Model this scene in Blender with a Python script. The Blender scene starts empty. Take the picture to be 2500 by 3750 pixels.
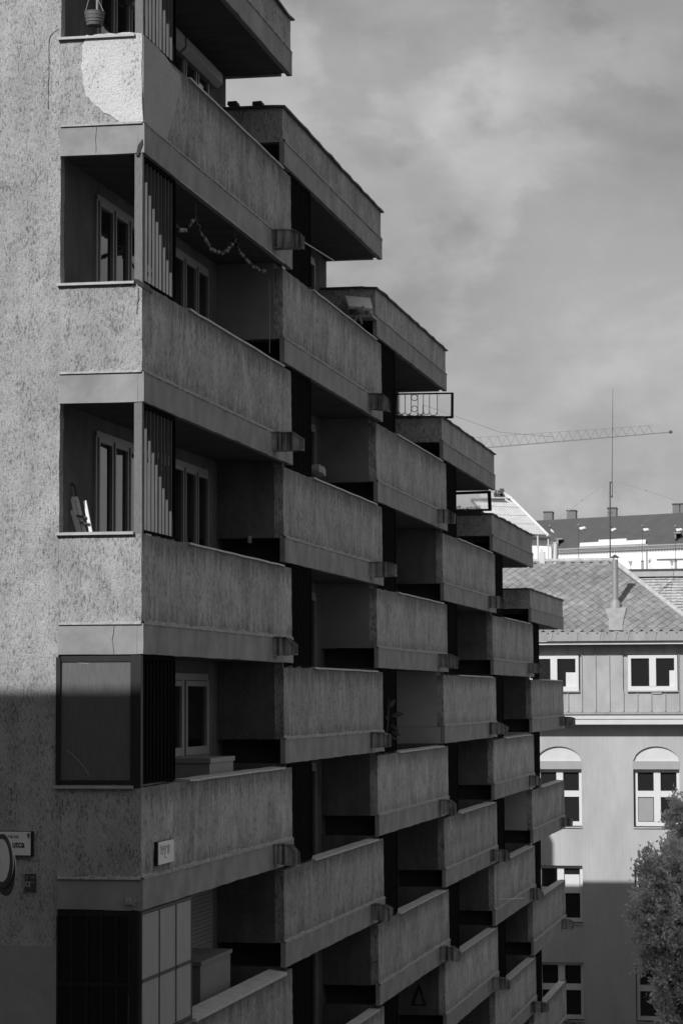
import bpy, bmesh, math, random
from mathutils import Vector, Matrix, noise
random.seed(7)
R = math.radians
sc = bpy.context.scene
col = sc.collection

# ------------------------------------------------------------------ camera
F, PIT, YAW, ROL, CX, CY, CZ = 9412.87, .0716, .1873, -.0035, 7.4516, -27.4579, 7.0
cd = bpy.data.cameras.new('camera')
cam = bpy.data.objects.new('camera', cd)
col.objects.link(cam)
cam.matrix_world = (Matrix.Translation((CX, CY, CZ)) @ Matrix.Rotation(YAW, 4, 'Z')
                    @ Matrix.Rotation(math.pi / 2 + PIT, 4, 'X') @ Matrix.Rotation(ROL, 4, 'Z'))
cd.sensor_fit = 'HORIZONTAL'; cd.sensor_width = 36; cd.lens = F / 2500 * 36
cd.clip_start = .5; cd.clip_end = 6000
cd.dof.use_dof = True; cd.dof.focus_distance = 33; cd.dof.aperture_fstop = 14
sc.camera = cam

# ------------------------------------------------------------------ sky, sun, exposure
SUN = Vector((-.40, -1.0, .772)).normalized()          # towards the sun
EL = math.asin(SUN.z)
world = bpy.data.worlds.new('World'); sc.world = world
world.use_nodes = True
nt = world.node_tree; nt.nodes.clear()
N = nt.nodes.new; L_ = nt.links.new
out = N('ShaderNodeOutputWorld'); bg = N('ShaderNodeBackground'); bg.inputs['Strength'].default_value = .085
sky = N('ShaderNodeTexSky'); sky.sky_type = 'NISHITA'; sky.sun_disc = False
sky.sun_elevation = EL; sky.sun_rotation = math.atan2(SUN.x, SUN.y) % (2 * math.pi)
sky.dust_density = 2.0; sky.air_density = 1.0
bw = N('ShaderNodeRGBToBW'); L_(sky.outputs[0], bw.inputs[0])        # the photograph is black and white
tc = N('ShaderNodeTexCoord')
def wnoise(scale, zs, detail, dist, seed):
    mp = N('ShaderNodeMapping'); mp.inputs['Scale'].default_value = (1, 1, zs); mp.inputs['Location'].default_value = (seed, seed * .3, 0)
    L_(tc.outputs['Generated'], mp.inputs[0])
    n = N('ShaderNodeTexNoise'); n.inputs['Scale'].default_value = scale; n.inputs['Detail'].default_value = detail
    n.inputs['Roughness'].default_value = .52; n.inputs['Distortion'].default_value = dist
    L_(mp.outputs[0], n.inputs['Vector']); return n.outputs[0]
def wmap(src, a, b, c, d):
    m = N('ShaderNodeMapRange'); m.interpolation_type = 'SMOOTHSTEP'
    for k, v in zip(('From Min', 'From Max', 'To Min', 'To Max'), (a, b, c, d)): m.inputs[k].default_value = v
    L_(src, m.inputs[0]); return m.outputs[0]
def wmath(op, a, b):
    m = N('ShaderNodeMath'); m.operation = op
    for i, v in enumerate((a, b)):
        if isinstance(v, (int, float)): m.inputs[i].default_value = v
        else: L_(v, m.inputs[i])
    return m.outputs[0]
cl1 = wmap(wnoise(6.2, 1.7, 8, .25, 11.3), .36, .68, .84, 1.22)
cl2 = wmap(wnoise(15, 1.8, 8, .35, 5.1), .42, .74, .95, 1.17)
puff = wmath('MULTIPLY', wmap(wnoise(13, 1.5, 10, .1, 7.7), .50, .585, 0, 1), wmap(wnoise(4.2, 1.3, 4, 0, 1.9), .36, .52, 0, 1))
cloud = wmath('MULTIPLY', wmath('MULTIPLY', cl1, cl2), wmath('ADD', wmath('MULTIPLY', puff, .19), .937))
soft = wmath('MINIMUM', wmath('ADD', wmath('MULTIPLY', bw.outputs[0], .10), 4.0), 5.2)
sep = N('ShaderNodeSeparateXYZ'); L_(tc.outputs['Generated'], sep.inputs[0])
hz_ = wmap(sep.outputs[2], 0.0, .20, 1.24, .98)           # the air brightens towards the horizon all round
L_(wmath('MULTIPLY', wmath('MULTIPLY', soft, hz_), cloud), bg.inputs['Color'])
L_(bg.outputs[0], out.inputs[0])

sl = bpy.data.lights.new('sun', 'SUN'); sl.energy = 4.3; sl.angle = R(.53); sl.color = (1, 1, 1)
sun = bpy.data.objects.new('sun', sl); col.objects.link(sun)
sun.rotation_euler = SUN.to_track_quat('Z', 'Y').to_euler(); sun.location = (-30, -60, 60)
vs = sc.view_settings; vs.view_transform = 'Standard'; vs.look = 'None'; vs.exposure = 0; vs.gamma = 1
vs.use_curve_mapping = False

# ------------------------------------------------------------------ helpers
def at(x, y, Y):
    """point of the vertical plane at distance Y that the survey photo (1568 px wide) shows at x, y"""
    a, b = x * 2500 / 1568 - 1250, y * 2500 / 1568 - 1875
    c, s = math.cos(ROL), math.sin(ROL); u, v = c * a + s * b, -s * a + c * b
    X, Z, D = u / F, -v / F, 1.0
    c, s = math.cos(PIT), math.sin(PIT); D, Z = c * D - s * Z, s * D + c * Z
    c, s = math.cos(YAW), math.sin(YAW); X, D = c * X - s * D, s * X + c * D
    t = (Y - CY) / D
    return Vector((CX + t * X, Y, CZ + t * Z))

class MB:
    def __init__(s): s.v = []; s.f = []
    def face(s, *ps):
        n = len(s.v); s.v += [tuple(p) for p in ps]; s.f.append(tuple(range(n, n + len(ps)))); return s
    def hexa(s, p):
        n = len(s.v); s.v += [tuple(q) for q in p]
        for f in ((0, 3, 2, 1), (4, 5, 6, 7), (0, 1, 5, 4), (1, 2, 6, 5), (2, 3, 7, 6), (3, 0, 4, 7)):
            s.f.append(tuple(n + i for i in f))
        return s
    def box(s, x0, x1, y0, y1, z0, z1):
        return s.hexa([(x0, y0, z0), (x1, y0, z0), (x1, y1, z0), (x0, y1, z0), (x0, y0, z1), (x1, y0, z1), (x1, y1, z1), (x0, y1, z1)])
    def bar(s, a, b, w, h=None, up=(0, 0, 1)):
        a, b = Vector(a), Vector(b); h = h or w; d = (b - a).normalized()
        up = Vector(up)
        if abs(d.dot(up)) > .98: up = Vector((1, 0, 0))
        sx = d.cross(up).normalized() * w / 2; sz = sx.cross(d).normalized() * h / 2
        return s.hexa([a - sx - sz, a + sx - sz, b + sx - sz, b - sx - sz, a - sx + sz, a + sx + sz, b + sx + sz, b - sx + sz])
    def tube(s, pts, r, n=8, cap=True):
        pts = [Vector(p) for p in pts]; rr = r if isinstance(r, (list, tuple)) else [r] * len(pts); base = len(s.v)
        for i, p in enumerate(pts):
            d = (pts[min(i + 1, len(pts) - 1)] - pts[max(i - 1, 0)]).normalized()
            u = d.cross(Vector((0, 0, 1)) if abs(d.z) < .95 else Vector((1, 0, 0))).normalized(); w = d.cross(u)
            for k in range(n):
                t = 2 * math.pi * k / n; s.v.append(tuple(p + (u * math.cos(t) + w * math.sin(t)) * rr[i]))
        for i in range(len(pts) - 1):
            for k in range(n):
                a = base + i * n + k; b = base + i * n + (k + 1) % n
                s.f.append((a, b, b + n, a + n))
        if cap:
            s.f.append(tuple(base + k for k in range(n))); s.f.append(tuple(base + (len(pts) - 1) * n + k for k in range(n))[::-1])
        return s
    def prism(s, poly, d):
        """poly: list of 3D points, d: offset vector"""
        d = Vector(d); n = len(s.v); m = len(poly)
        s.v += [tuple(Vector(p)) for p in poly] + [tuple(Vector(p) + d) for p in poly]
        s.f.append(tuple(range(n, n + m))); s.f.append(tuple(range(n + m, n + 2 * m))[::-1])
        for i in range(m): s.f.append((n + i, n + m + i, n + m + (i + 1) % m, n + (i + 1) % m))
        return s
    def rough(s, x0, x1, y0, y1, z0, z1, st, amp, fr=9.0):
        """a box whose faces are cut into a grid and roughened"""
        lo, hi = (x0, y0, z0), (x1, y1, z1); key = {}
        def cuts(i): 
            n = max(1, int(round((hi[i] - lo[i]) / st))); return [lo[i] + (hi[i] - lo[i]) * k / n for k in range(n + 1)]
        cs = [cuts(0), cuts(1), cuts(2)]
        def vid(p):
            k = tuple(round(c, 5) for c in p)
            if k not in key:
                q = Vector(p); key[k] = len(s.v)
                s.v.append(tuple(q + noise.noise_vector(q * fr) * amp + noise.noise_vector(q * 1.7) * amp * .9))
            return key[k]
        for ax in range(3):
            u, w = (ax + 1) % 3, (ax + 2) % 3
            for side, val in ((0, lo[ax]), (1, hi[ax])):
                for i in range(len(cs[u]) - 1):
                    for j in range(len(cs[w]) - 1):
                        q = []
                        for a, b in ((i, j), (i + 1, j), (i + 1, j + 1), (i, j + 1)):
                            p = [0, 0, 0]; p[ax] = val; p[u] = cs[u][a]; p[w] = cs[w][b]; q.append(vid(p))
                        s.f.append(tuple(q if side else q[::-1]))
        return s
    def sphere(s, c, r, n=8, m=5):
        c = Vector(c); b = len(s.v)
        for i in range(m + 1):
            t = math.pi * i / m
            for k in range(n):
                p = 2 * math.pi * k / n; s.v.append(tuple(c + Vector((math.sin(t) * math.cos(p), math.sin(t) * math.sin(p), math.cos(t))) * r))
        for i in range(m):
            for k in range(n): s.f.append((b + i * n + k, b + (i + 1) * n + k, b + (i + 1) * n + (k + 1) % n, b + i * n + (k + 1) % n))
        return s
    def mesh(s, name, m, smooth=False):
        me = bpy.data.meshes.new(name); me.from_pydata(s.v, [], s.f); me.materials.append(m)
        bm = bmesh.new(); bm.from_mesh(me); bmesh.ops.recalc_face_normals(bm, faces=bm.faces) if len(s.f) > 1 else None
        bm.to_mesh(me); bm.free()
        if smooth: me.polygons.foreach_set('use_smooth', [True] * len(me.polygons)); me.set_sharp_from_angle(angle=R(40))
        return me
    def build(s, name, m, parent=None, smooth=False, loc=None):
        return inst(name, s.mesh(name, m, smooth), parent, loc)
def inst(name, me, parent=None, loc=None):
    o = bpy.data.objects.new(name, me); col.objects.link(o)
    if parent: o.parent = parent
    if loc: o.location = loc
    return o
def tag(o, label=None, cat=None, group=None, kind=None):
    for k, v in (('label', label), ('category', cat), ('group', group), ('kind', kind)):
        if v: o[k] = v
    return o
def thing(name, label, cat, loc=(0, 0, 0), group=None):
    o = bpy.data.objects.new(name, None); col.objects.link(o); o.location = loc; o.empty_display_size = .2
    return tag(o, label, cat, group)

# ------------------------------------------------------------------ materials (all grey: a black and white photograph)
def base_mat(name, rough=.8, spec=.3, metal=0):
    m = bpy.data.materials.new(name); m.use_nodes = True
    b = m.node_tree.nodes['Principled BSDF']
    b.inputs['Roughness'].default_value = rough; b.inputs['Specular IOR Level'].default_value = spec; b.inputs['Metallic'].default_value = metal
    return m, m.node_tree.nodes, m.node_tree.links, b
def grey(v): return (v, v, v, 1)
def pos_noise(nd, lk, scl, detail=4, rough=.55, dist=0, obj=False):
    if obj: src = nd.new('ShaderNodeTexCoord').outputs['Object']
    else: src = nd.new('ShaderNodeNewGeometry').outputs['Position']
    mp = nd.new('ShaderNodeMapping'); mp.inputs['Scale'].default_value = scl; lk.new(src, mp.inputs[0])
    n = nd.new('ShaderNodeTexNoise'); n.inputs['Scale'].default_value = 1; n.inputs['Detail'].default_value = detail
    n.inputs['Roughness'].default_value = rough; n.inputs['Distortion'].default_value = dist
    lk.new(mp.outputs[0], n.inputs['Vector']); return n.outputs[0]
def mrange(nd, lk, src, a, b, c, d, smooth=False):
    m = nd.new('ShaderNodeMapRange')
    if smooth: m.interpolation_type = 'SMOOTHSTEP'
    for k, v in zip(('From Min', 'From Max', 'To Min', 'To Max'), (a, b, c, d)): m.inputs[k].default_value = v
    lk.new(src, m.inputs[0]); return m.outputs[0]
def mmath(nd, lk, op, a, b):
    m = nd.new('ShaderNodeMath'); m.operation = op
    for i, v in enumerate((a, b)):
        if isinstance(v, (int, float)): m.inputs[i].default_value = v
        else: lk.new(v, m.inputs[i])
    return m.outputs[0]
def bump(nd, lk, b, h, dist, strength=1):
    bp = nd.new('ShaderNodeBump'); bp.inputs['Distance'].default_value = dist; bp.inputs['Strength'].default_value = strength
    lk.new(h, bp.inputs['Height']); lk.new(bp.outputs[0], b.inputs['Normal'])
def mat(name, v, rough=.8, var=.12, scl=(3, 3, 3), spec=.3, metal=0, bmp=0, bs=(30, 30, 30), obj=False, streak=0):
    m, nd, lk, b = base_mat(name, rough, spec, metal)
    f = mrange(nd, lk, pos_noise(nd, lk, scl, 5, obj=obj), .3, .7, 1 - var, 1 + var)
    if streak:
        f = mmath(nd, lk, 'MULTIPLY', f, mrange(nd, lk, pos_noise(nd, lk, (19, 19, .8), 4), .38, .64, 1 + streak * .4, 1 - streak))
    c = mmath(nd, lk, 'MULTIPLY', f, v)
    lk.new(c, b.inputs['Base Color'])
    if bmp: bump(nd, lk, b, pos_noise(nd, lk, bs, 4, obj=obj), bmp)
    return m
def stucco(name, v, pit=.5, vz=26, big=.16, bd=.012, cov=(.52, .66), streak=.12, dirt=0, tone=0):
    m, nd, lk, b = base_mat(name, .92, .15)
    f1 = pos_noise(nd, lk, (44, 44, vz), 8, .72, .1)         # drag pits of the scratched render
    f2 = pos_noise(nd, lk, (120, 120, 80), 3, .6)
    f3 = pos_noise(nd, lk, (5, 5, 3), 6, .65)                  # patches with more and with fewer pits
    h1 = mmath(nd, lk, 'ADD', f1, mrange(nd, lk, f3, .3, .7, -.075, .075))
    p = mrange(nd, lk, h1, cov[0], cov[1], 1, pit, True)
    g = mrange(nd, lk, f2, .3, .7, .78, 1.2)
    l = mrange(nd, lk, pos_noise(nd, lk, (1.1, 1.1, .8), 6, .65, .4), .3, .7, 1 - big, 1 + big)
    st = mrange(nd, lk, pos_noise(nd, lk, (6.5, 6.5, .9), 6, .62, .3), .36, .70, 1 + streak * .5, 1 - streak)
    c = mmath(nd, lk, 'MULTIPLY', mmath(nd, lk, 'MULTIPLY', p, g), mmath(nd, lk, 'MULTIPLY', l, st))
    if tone: c = mmath(nd, lk, 'MULTIPLY', c, mrange(nd, lk, nd.new('ShaderNodeObjectInfo').outputs['Random'], 0, 1, 1 - tone, 1 + tone))
    if dirt:                                                  # soot washed down from under the coping and caught above the band
        z = nd.new('ShaderNodeSeparateXYZ'); lk.new(nd.new('ShaderNodeTexCoord').outputs['Object'], z.inputs[0])
        w = mmath(nd, lk, 'ADD', z.outputs[2], mrange(nd, lk, pos_noise(nd, lk, (8, 8, 1.2), 5, .65), .3, .7, -.16, .16))
        c = mmath(nd, lk, 'MULTIPLY', c, mrange(nd, lk, w, -.34, -.06, 1, 1 - dirt, True))
        c = mmath(nd, lk, 'MULTIPLY', c, mrange(nd, lk, w, -1.04, -.80, 1 - dirt * .75, 1, True))
    lk.new(mmath(nd, lk, 'MULTIPLY', c, v), b.inputs['Base Color'])
    h = mmath(nd, lk, 'ADD', mmath(nd, lk, 'MULTIPLY', h1, -1.0), mmath(nd, lk, 'MULTIPLY', f2, .5))
    bump(nd, lk, b, h, bd)
    return m
M = {}
M['stucco'] = stucco('gable_render', .45, pit=.34, vz=17, bd=.024, cov=(.46, .70), big=.2)
M['stucco_side'] = stucco('parapet_render', .47, pit=.32, vz=14, bd=.016, streak=.15, dirt=.45, cov=(.44, .68), tone=.12, big=.28)
M['stucco_roof'] = stucco('roof_parapet_render', .45, pit=.32, vz=14, bd=.016, streak=.15, cov=(.44, .68), tone=.1, big=.28)
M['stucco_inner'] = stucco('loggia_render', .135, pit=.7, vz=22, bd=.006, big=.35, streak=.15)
M['paint'] = stucco('fresh_white_paint', .68, pit=.36, vz=24, big=.16, bd=.022, cov=(.54, .70), streak=.03)
M['paint_side'] = stucco('fresh_grey_paint', .44, pit=.7, vz=24, big=.06, bd=.010, cov=(.53, .68), streak=.05)
M['band'] = mat('smooth_band_paint', .265, .8, .24, (2.2, 2.2, 2.2), bmp=.003, bs=(14, 14, 14))
M['recess_shade'] = mat('recess_shade_tone', .06, .85, .2, (3, 3, 3))  # deep shade of the recess put into a near-black colour
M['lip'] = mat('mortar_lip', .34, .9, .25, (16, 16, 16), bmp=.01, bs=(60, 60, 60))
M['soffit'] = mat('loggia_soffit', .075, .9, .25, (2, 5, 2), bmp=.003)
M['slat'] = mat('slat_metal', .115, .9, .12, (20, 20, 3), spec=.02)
M['dark_shaded_metal'] = mat('dark_shaded_metal', .010, .95, .2, (9, 9, 9), spec=.01)  # screen frames; also slats out of the sun, their shade in the colour
M['post'] = mat('post_render', .16, .8, .15, (40, 40, 14), bmp=.004, bs=(70, 70, 40))
M['coping'] = mat('coping_sheet', .48, .55, .18, (5, 5, 5), spec=.4, metal=0)
M['sill'] = mat('sill_sheet', .40, .5, .12, (7, 7, 7), spec=.4)
M['roof_edge'] = mat('roof_edge_sheet', .07, .6, .3, (4, 4, 4))
M['frame'] = mat('window_frame_paint', .27, .45, .06, (5, 5, 5), spec=.4)
M['frame_far'] = mat('far_window_frame_paint', .64, .45, .03, (3, 3, 3), spec=.4)
M['spout'] = mat('spout_sheet', .27, .7, .3, (5, 5, 5), streak=.85)
M['wood_dark'] = mat('dark_panel_paint', .025, .5, .15, (9, 9, 2), spec=.2)
M['screen'] = mat('sheet_metal_screen', .11, .5, .2, (60, 60, 4), spec=.3)
M['frosted'] = mat('frosted_panel', .31, .5, .10, (5, 5, 1.5), spec=.4)
M['asphalt'] = mat('asphalt', .05, .9, .2, (6, 6, 6), bmp=.004, bs=(90, 90, 90))
M['paving'] = mat('paving', .22, .9, .2, (3, 3, 3))
M['soil'] = mat('hill_ground', .10, .95, .3, (.05, .05, .05))
M['white'] = mat('white_paint', .8, .5, .04)
M['black'] = mat('black_paint', .012, .5, .1)
M['midgrey'] = mat('grey_paint', .3, .6, .1)
M['cabinet'] = mat('cabinet_paint', .17, .6, .1)
M['storage'] = mat('storage_plastic', .26, .5, .08)
M['pot'] = mat('plastic_pot', .14, .5, .1)
M['dull'] = mat('dull_dark_paint', .06, .6, .15)
M['alu'] = mat('aluminium', .42, .4, .06, spec=.5, metal=.6)
M['roofcore'] = mat('roof_felt', .12, .9, .2)
def glass_mat(name, v=.008, r=.03):
    m, nd, lk, b = base_mat(name, r, .5)
    b.inputs['Base Color'].default_value = grey(v)
    bump(nd, lk, b, pos_noise(nd, lk, (2.2, 2.2, 1.2), 2), .004, .5)
    return m
M['glass'] = glass_mat('window_glass')
M['glass_far'] = glass_mat('far_window_glass', .02, .08)

# ------------------------------------------------------------------ ground, road, pavement
def gz(y):
    return -.085 * min(max(y, 0), 70)
ys = [-3000, -300, -60, -30, -10, -2, 0] + [k * 5 for k in range(1, 15)] + [100, 200, 400, 900, 4000]
def sheet(x0, x1, ylo, yhi, dz):
    mb = MB(); yy = [y for y in ys if ylo < y < yhi]; yy = [ylo] + yy + [yhi]
    for a, b in zip(yy, yy[1:]): mb.face((x0, a, gz(a) + dz), (x1, a, gz(a) + dz), (x1, b, gz(b) + dz), (x0, b, gz(b) + dz))
    return mb
tag(sheet(-4000, 4000, -3000, 4000, 0).build('ground', M['soil']), kind='structure')
tag(sheet(3.2, 10.2, -200, 54, .006).build('road', M['asphalt']), kind='structure')
tag(MB().face((-120, -11, .01), (3.2, -11, .01), (3.2, -3.2, .01), (-120, -3.2, .01)).build('side_street', M['asphalt']), kind='structure')
def kerbed(x0, x1, ylo, yhi):
    mb = MB(); yy = [ylo] + [y for y in ys if ylo < y < yhi] + [yhi]
    for a, b in zip(yy, yy[1:]):
        mb.hexa([(x0, a, gz(a) - .3), (x1, a, gz(a) - .3), (x1, b, gz(b) - .3), (x0, b, gz(b) - .3),
                 (x0, a, gz(a) + .13), (x1, a, gz(a) + .13), (x1, b, gz(b) + .13), (x0, b, gz(b) + .13)])
    return mb
pv = kerbed(.05, 3.2, -3.2, 54); pv.box(-60, .05, -3.2, -.05, -.3, .13)
tag(pv.build('pavement', M['paving']), kind='structure')
tag(kerbed(10.2, 13, -200, 54).build('pavement', M['paving']), kind='structure')

# ------------------------------------------------------------------ the apartment building
H = 1.4; L = 7.5036; PH = 1.3647; BH = .3342; W = .95; T = .55; E0 = 14.4347; RH = .855
BASE = -6.5
def top(j): return E0 - j * H
bld = thing('apartment_building', 'grey rendered apartment block with a chequerboard of stepped loggia balconies', 'building')
# gable wall
MB().rough(-2.4, -W, 0, .15, -.3, 17.5, .045, .007).build('gable_wall', M['stucco'], bld, True)
MB().box(-12, -2.4, .0, .15, BASE, 17.5).build('gable_wall', M['stucco'], bld)
g = MB().rough(-2.4, -W + .004, -.018, .02, -.2, 4.27, .12, .003); g.build('plinth', mat('plinth_paint', .29, .85, .1, (2, 2, 2), bmp=.003), bld)
for k in range(6):
    y0 = .15 if k == 0 else k * L + T
    y1 = (k + 1) * L + T
    zt = top(k - 2) - PH + .4
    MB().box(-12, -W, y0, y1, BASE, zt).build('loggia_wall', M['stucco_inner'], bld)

def lip_mesh(y0, y1, n, seed):
    """uneven mortar bead along the joint between parapet and band, origin at the joint"""
    mb = MB(); rnd = random.Random(seed); st = (y1 - y0) / n; prev = None
    for i in range(n + 1):
        y = y0 + i * st; h = .024 + .05 * abs(noise.noise(Vector((y * 4.1, seed, 0)))) + rnd.random() * .02; d = .024 + rnd.random() * .016
        ring = [(0, y, -.006), (d, y, -.004), (d * .8, y, h * .6), (0.001, y, h)]
        if prev:
            for a in range(3): mb.face(prev[a], ring[a], ring[a + 1], prev[a + 1])
        prev = ring
    return mb
# shared meshes for one bay (origin: near corner, slot top)
def parapet_mb(y0, y1, z0, z1, st): return MB().rough(-.13, 0, y0, y1, z0, z1, st, .006)
LT = L + T
side_par = {}
def get_side(k):
    st = .045 if k < 2 else .09
    if st not in side_par: side_par[st] = parapet_mb(0, LT, -PH + BH, -.03, st).mesh('parapet', M['stucco_side'], True)
    return side_par[st]
par0 = MB().rough(-.13, 0, 0, LT, -PH + BH, -.03, .045, .006); par0.rough(-W, -.13, 0, .13, -PH + BH, -.03, .045, .006)
par0 = par0.mesh('parapet', M['stucco_side'], True)
par0_front = MB().rough(-W, -.001, -.006, .1, -PH + BH, -.03, .045, .006).mesh('parapet_front', M['stucco'], True)
def band_mb(first):
    mb = MB().rough(-.05, .022, 0 if not first else -.012, LT, -PH, -PH + BH, .09, .0065, 4)
    return mb
band_me = band_mb(False).mesh('edge_band', M['band'])
mb = band_mb(True); mb.rough(-W - .006, -.05, -.012, .05, -PH, -PH + BH, .3, .003, 2)
band0_me = mb.mesh('edge_band', M['band'])
lips = [lip_mesh(0, LT, 190, s).mesh('mortar_lip', M['lip']) for s in (1, 2, 3)]
lipf = MB()
for (p, q) in [((i / 60), (i + 1) / 60) for i in range(60)]:
    xa, xb = -W + p * W, -W + q * W; h1, h2 = (.022 + .075 * abs(noise.noise(Vector((x * 13, 4, 0)))) for x in (xa, xb))
    lipf.face((xa, -.03, -.004), (xb, -.03, -.004), (xb, -.024, h2 * .7), (xa, -.024, h1 * .7)); lipf.face((xa, -.024, h1 * .7), (xb, -.024, h2 * .7), (xb, -.004, h2), (xa, -.004, h1))
    lipf.face((xa, -.03, -.004), (xb, -.03, -.004), (xb, -.0, -.004), (xa, -.0, -.004))
lipf = lipf.mesh('mortar_lip', M['lip'])
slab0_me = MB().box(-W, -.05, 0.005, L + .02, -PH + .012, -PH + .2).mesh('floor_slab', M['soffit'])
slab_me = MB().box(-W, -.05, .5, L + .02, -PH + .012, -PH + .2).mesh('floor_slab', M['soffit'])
def coping_me(v):
    rnd = random.Random(v); mb = MB(); n = 12; y0, y1 = 2.08, L - .03; prev = None
    for i in range(n + 1):
        y = y0 + (y1 - y0) * i / n; dz = rnd.uniform(-.004, .004); dx = rnd.uniform(-.003, .004)
        ring = [(-.15, y, -.03 + dz), (.03 + dx, y, -.034 + dz), (.03 + dx, y, -.012 + dz), (-.15, y, 0.0 + dz)]
        if prev:
            for a in range(4): mb.face(prev[a], ring[a], ring[(a + 1) % 4], prev[(a + 1) % 4])
        else: mb.face(*ring)
        prev = ring
    mb.face(*prev[::-1]); return mb.mesh('coping', M['coping'])
copings = [coping_me(v) for v in range(4)]
sill_me = MB().hexa([(-W - .03, -.05, -.04), (-.085, -.05, -.04), (-.085, .12, -.034), (-W - .03, .12, -.034),
                     (-W - .03, -.05, -.012), (-.085, -.05, -.012), (-.085, .12, 0.004), (-W - .03, .12, .004)]).mesh('sill', M['sill'])
# vertical slat screens
OPEN = 2 * H - PH - .03                                    # height of an opening: from a parapet top to the next band
slat_me = MB().box(-.0140, .0140, -.014, .014, .02, 2 * H - PH - .005).mesh('slat', M['slat'])
def louver_frame(y0, y1):
    mb = MB(); mb.box(-.075, -.02, y0, y1, 0, .022); mb.box(-.075, -.02, y0, y1, OPEN - .02, OPEN + .03)
    mb.box(-.08, -.015, y1 - .03, y1, .022, OPEN - .02); mb.box(-.08, -.015, y0, y0 + .025, .022, OPEN - .02)
    return mb.mesh('slat_screen', M['dark_shaded_metal'])
lf0, lf1 = louver_frame(.075, 1.56), louver_frame(T, 2.07)
mb = MB()
for i in range(9): mb.box(-.068, -.030, T + .10 + i * .163 - .03, T + .10 + i * .163 + .085, .02, OPEN - .01)
slat_shaded_me = MB().box(-.02, .02, -.03, .05, .02, 2 * H - PH - .005).mesh('slat', M['dark_shaded_metal'])  # same slats where no sun reaches, shade put into the colour
slats_far = mb.mesh('slats', M['dark_shaded_metal'])  # slats of the farther bays, their shade in the near-black colour
post_me = MB().rough(-.09, 0, 0, .07, -.03, OPEN + .03, .1, .0025).mesh('corner_post', M['post'])
# window of the loggia wall
WY0, WP, WN = 1.37, .685, 8
ZF, ZT = -.85, OPEN - .13
mb = MB()
mb.box(-W - .05, -W + .035, WY0, WY0 + WP * WN, ZT - .07, ZT); mb.box(-W - .05, -W + .035, WY0, WY0 + WP * WN, ZF, ZF + .09)
for i in range(WN + 1):
    y = WY0 + i * WP; mb.box(-W - .05, -W + .035, y - .035, y + .035, ZF + .09, ZT - .07)
for i in range(WN):
    y = WY0 + i * WP
    mb.box(-W - .05, -W + .055, y + .045, y + .085, ZF + .1, ZT - .075); mb.box(-W - .05, -W + .055, y + WP - .085, y + WP - .045, ZF + .1, ZT - .075)
    mb.box(-W - .05, -W + .053, y + .085, y + WP - .085, ZT - .13, ZT - .075); mb.box(-W - .05, -W + .053, y + .085, y + WP - .085, ZF + .1, ZF + .18)
win_me = mb.mesh('loggia_window', M['frame'])
pane_me = MB().box(-W + .005, -W + .02, 0.085, WP - .085, ZF + .18, ZT - .13).mesh('pane', M['glass'])
mb = MB()
for i in range(WN): mb.box(-W + .005, -W + .02, WY0 + i * WP + .085, WY0 + (i + 1) * WP - .085, ZF + .18, ZT - .13)
panes_me = mb.mesh('panes', M['glass'])
DP = WP * 2
mb = MB(); mb.box(-W - .05, -W + .035, WY0, WY0 + WP * WN, ZT - .09, ZT); mb.box(-W - .05, -W + .035, WY0, WY0 + WP * WN, ZF, .18)
for i in range(5): y = WY0 + i * DP; mb.box(-W - .05, -W + .035, y - .06, y + .06, .18, ZT - .09)
for i in range(4):
    y = WY0 + i * DP; mb.box(-W - .05, -W + .055, y + .07, y + .16, .19, ZT - .1); mb.box(-W - .05, -W + .055, y + DP - .16, y + DP - .07, .19, ZT - .1); mb.box(-W - .05, -W + .053, y + .16, y + DP - .16, .19, .30); mb.box(-W - .05, -W + .053, y + .16, y + DP - .16, ZT - .17, ZT - .1)
door_me = mb.mesh('loggia_door', M['frame'])
dpane_me = MB().box(-W + .005, -W + .02, .16, DP - .16, .30, ZT - .17).mesh('pane', M['glass'])
# rain spouts at the far end of every band
def spout_me(v):
    rnd = random.Random(v); l = .36 + rnd.uniform(-.08, .07); dz = rnd.uniform(-.06, .02); mb = MB()
    y0, y1 = L - .78, L - .56; zb, zt = -PH + .085, -PH + BH + .005
    c = rnd.uniform(.0, .09)
    out_ = [(.0, zb), (l, zb + dz), (l + rnd.uniform(-.01, .03), zt - c + dz * .5 - .04), (l - .11, zt - .012), (0, zt)]
    for y in (y0, y1 - .012): mb.prism([(x, y, z) for x, z in out_], (0, .012, 0))
    mb.hexa([(0, y0 + .012, zb), (l, y0 + .012, zb + dz), (l, y1 - .012, zb + dz), (0, y1 - .012, zb),
             (0, y0 + .012, zb + .012), (l, y0 + .012, zb + dz + .012), (l, y1 - .012, zb + dz + .012), (0, y1 - .012, zb + .012)])
    mb.bar((0, y0 - .008, zt + .002), (l - .11, y0 - .008, zt - .01), .02, .012); mb.bar((l - .11, y0 - .008, zt - .01), (l + .01, y0 - .008, zt - c - .05), .02, .012)
    mb.bar((0, y0 - .006, zb), (l, y0 - .006, zb + dz), .018, .014)
    return mb.mesh('rain_spout', M['spout'])
spouts = [spout_me(v) for v in range(11)]
PM_ = {(3, 5): mat('light_loggia_paint', .40, .85, .12, (1.5, 1.5, 1.5)), (5, 7): mat('light_loggia_paint', .42, .85, .1, (1.5, 1.5, 1.5)), (1, 1): mat('mid_loggia_paint', .24, .85, .15, (1.5, 1.5, 1.5)), (2, 4): mat('mid_loggia_paint', .25, .85, .15, (1.5, 1.5, 1.5)), (2, 2): mat('mid_loggia_paint', .20, .85, .2, (2, 2, 2))}
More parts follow.
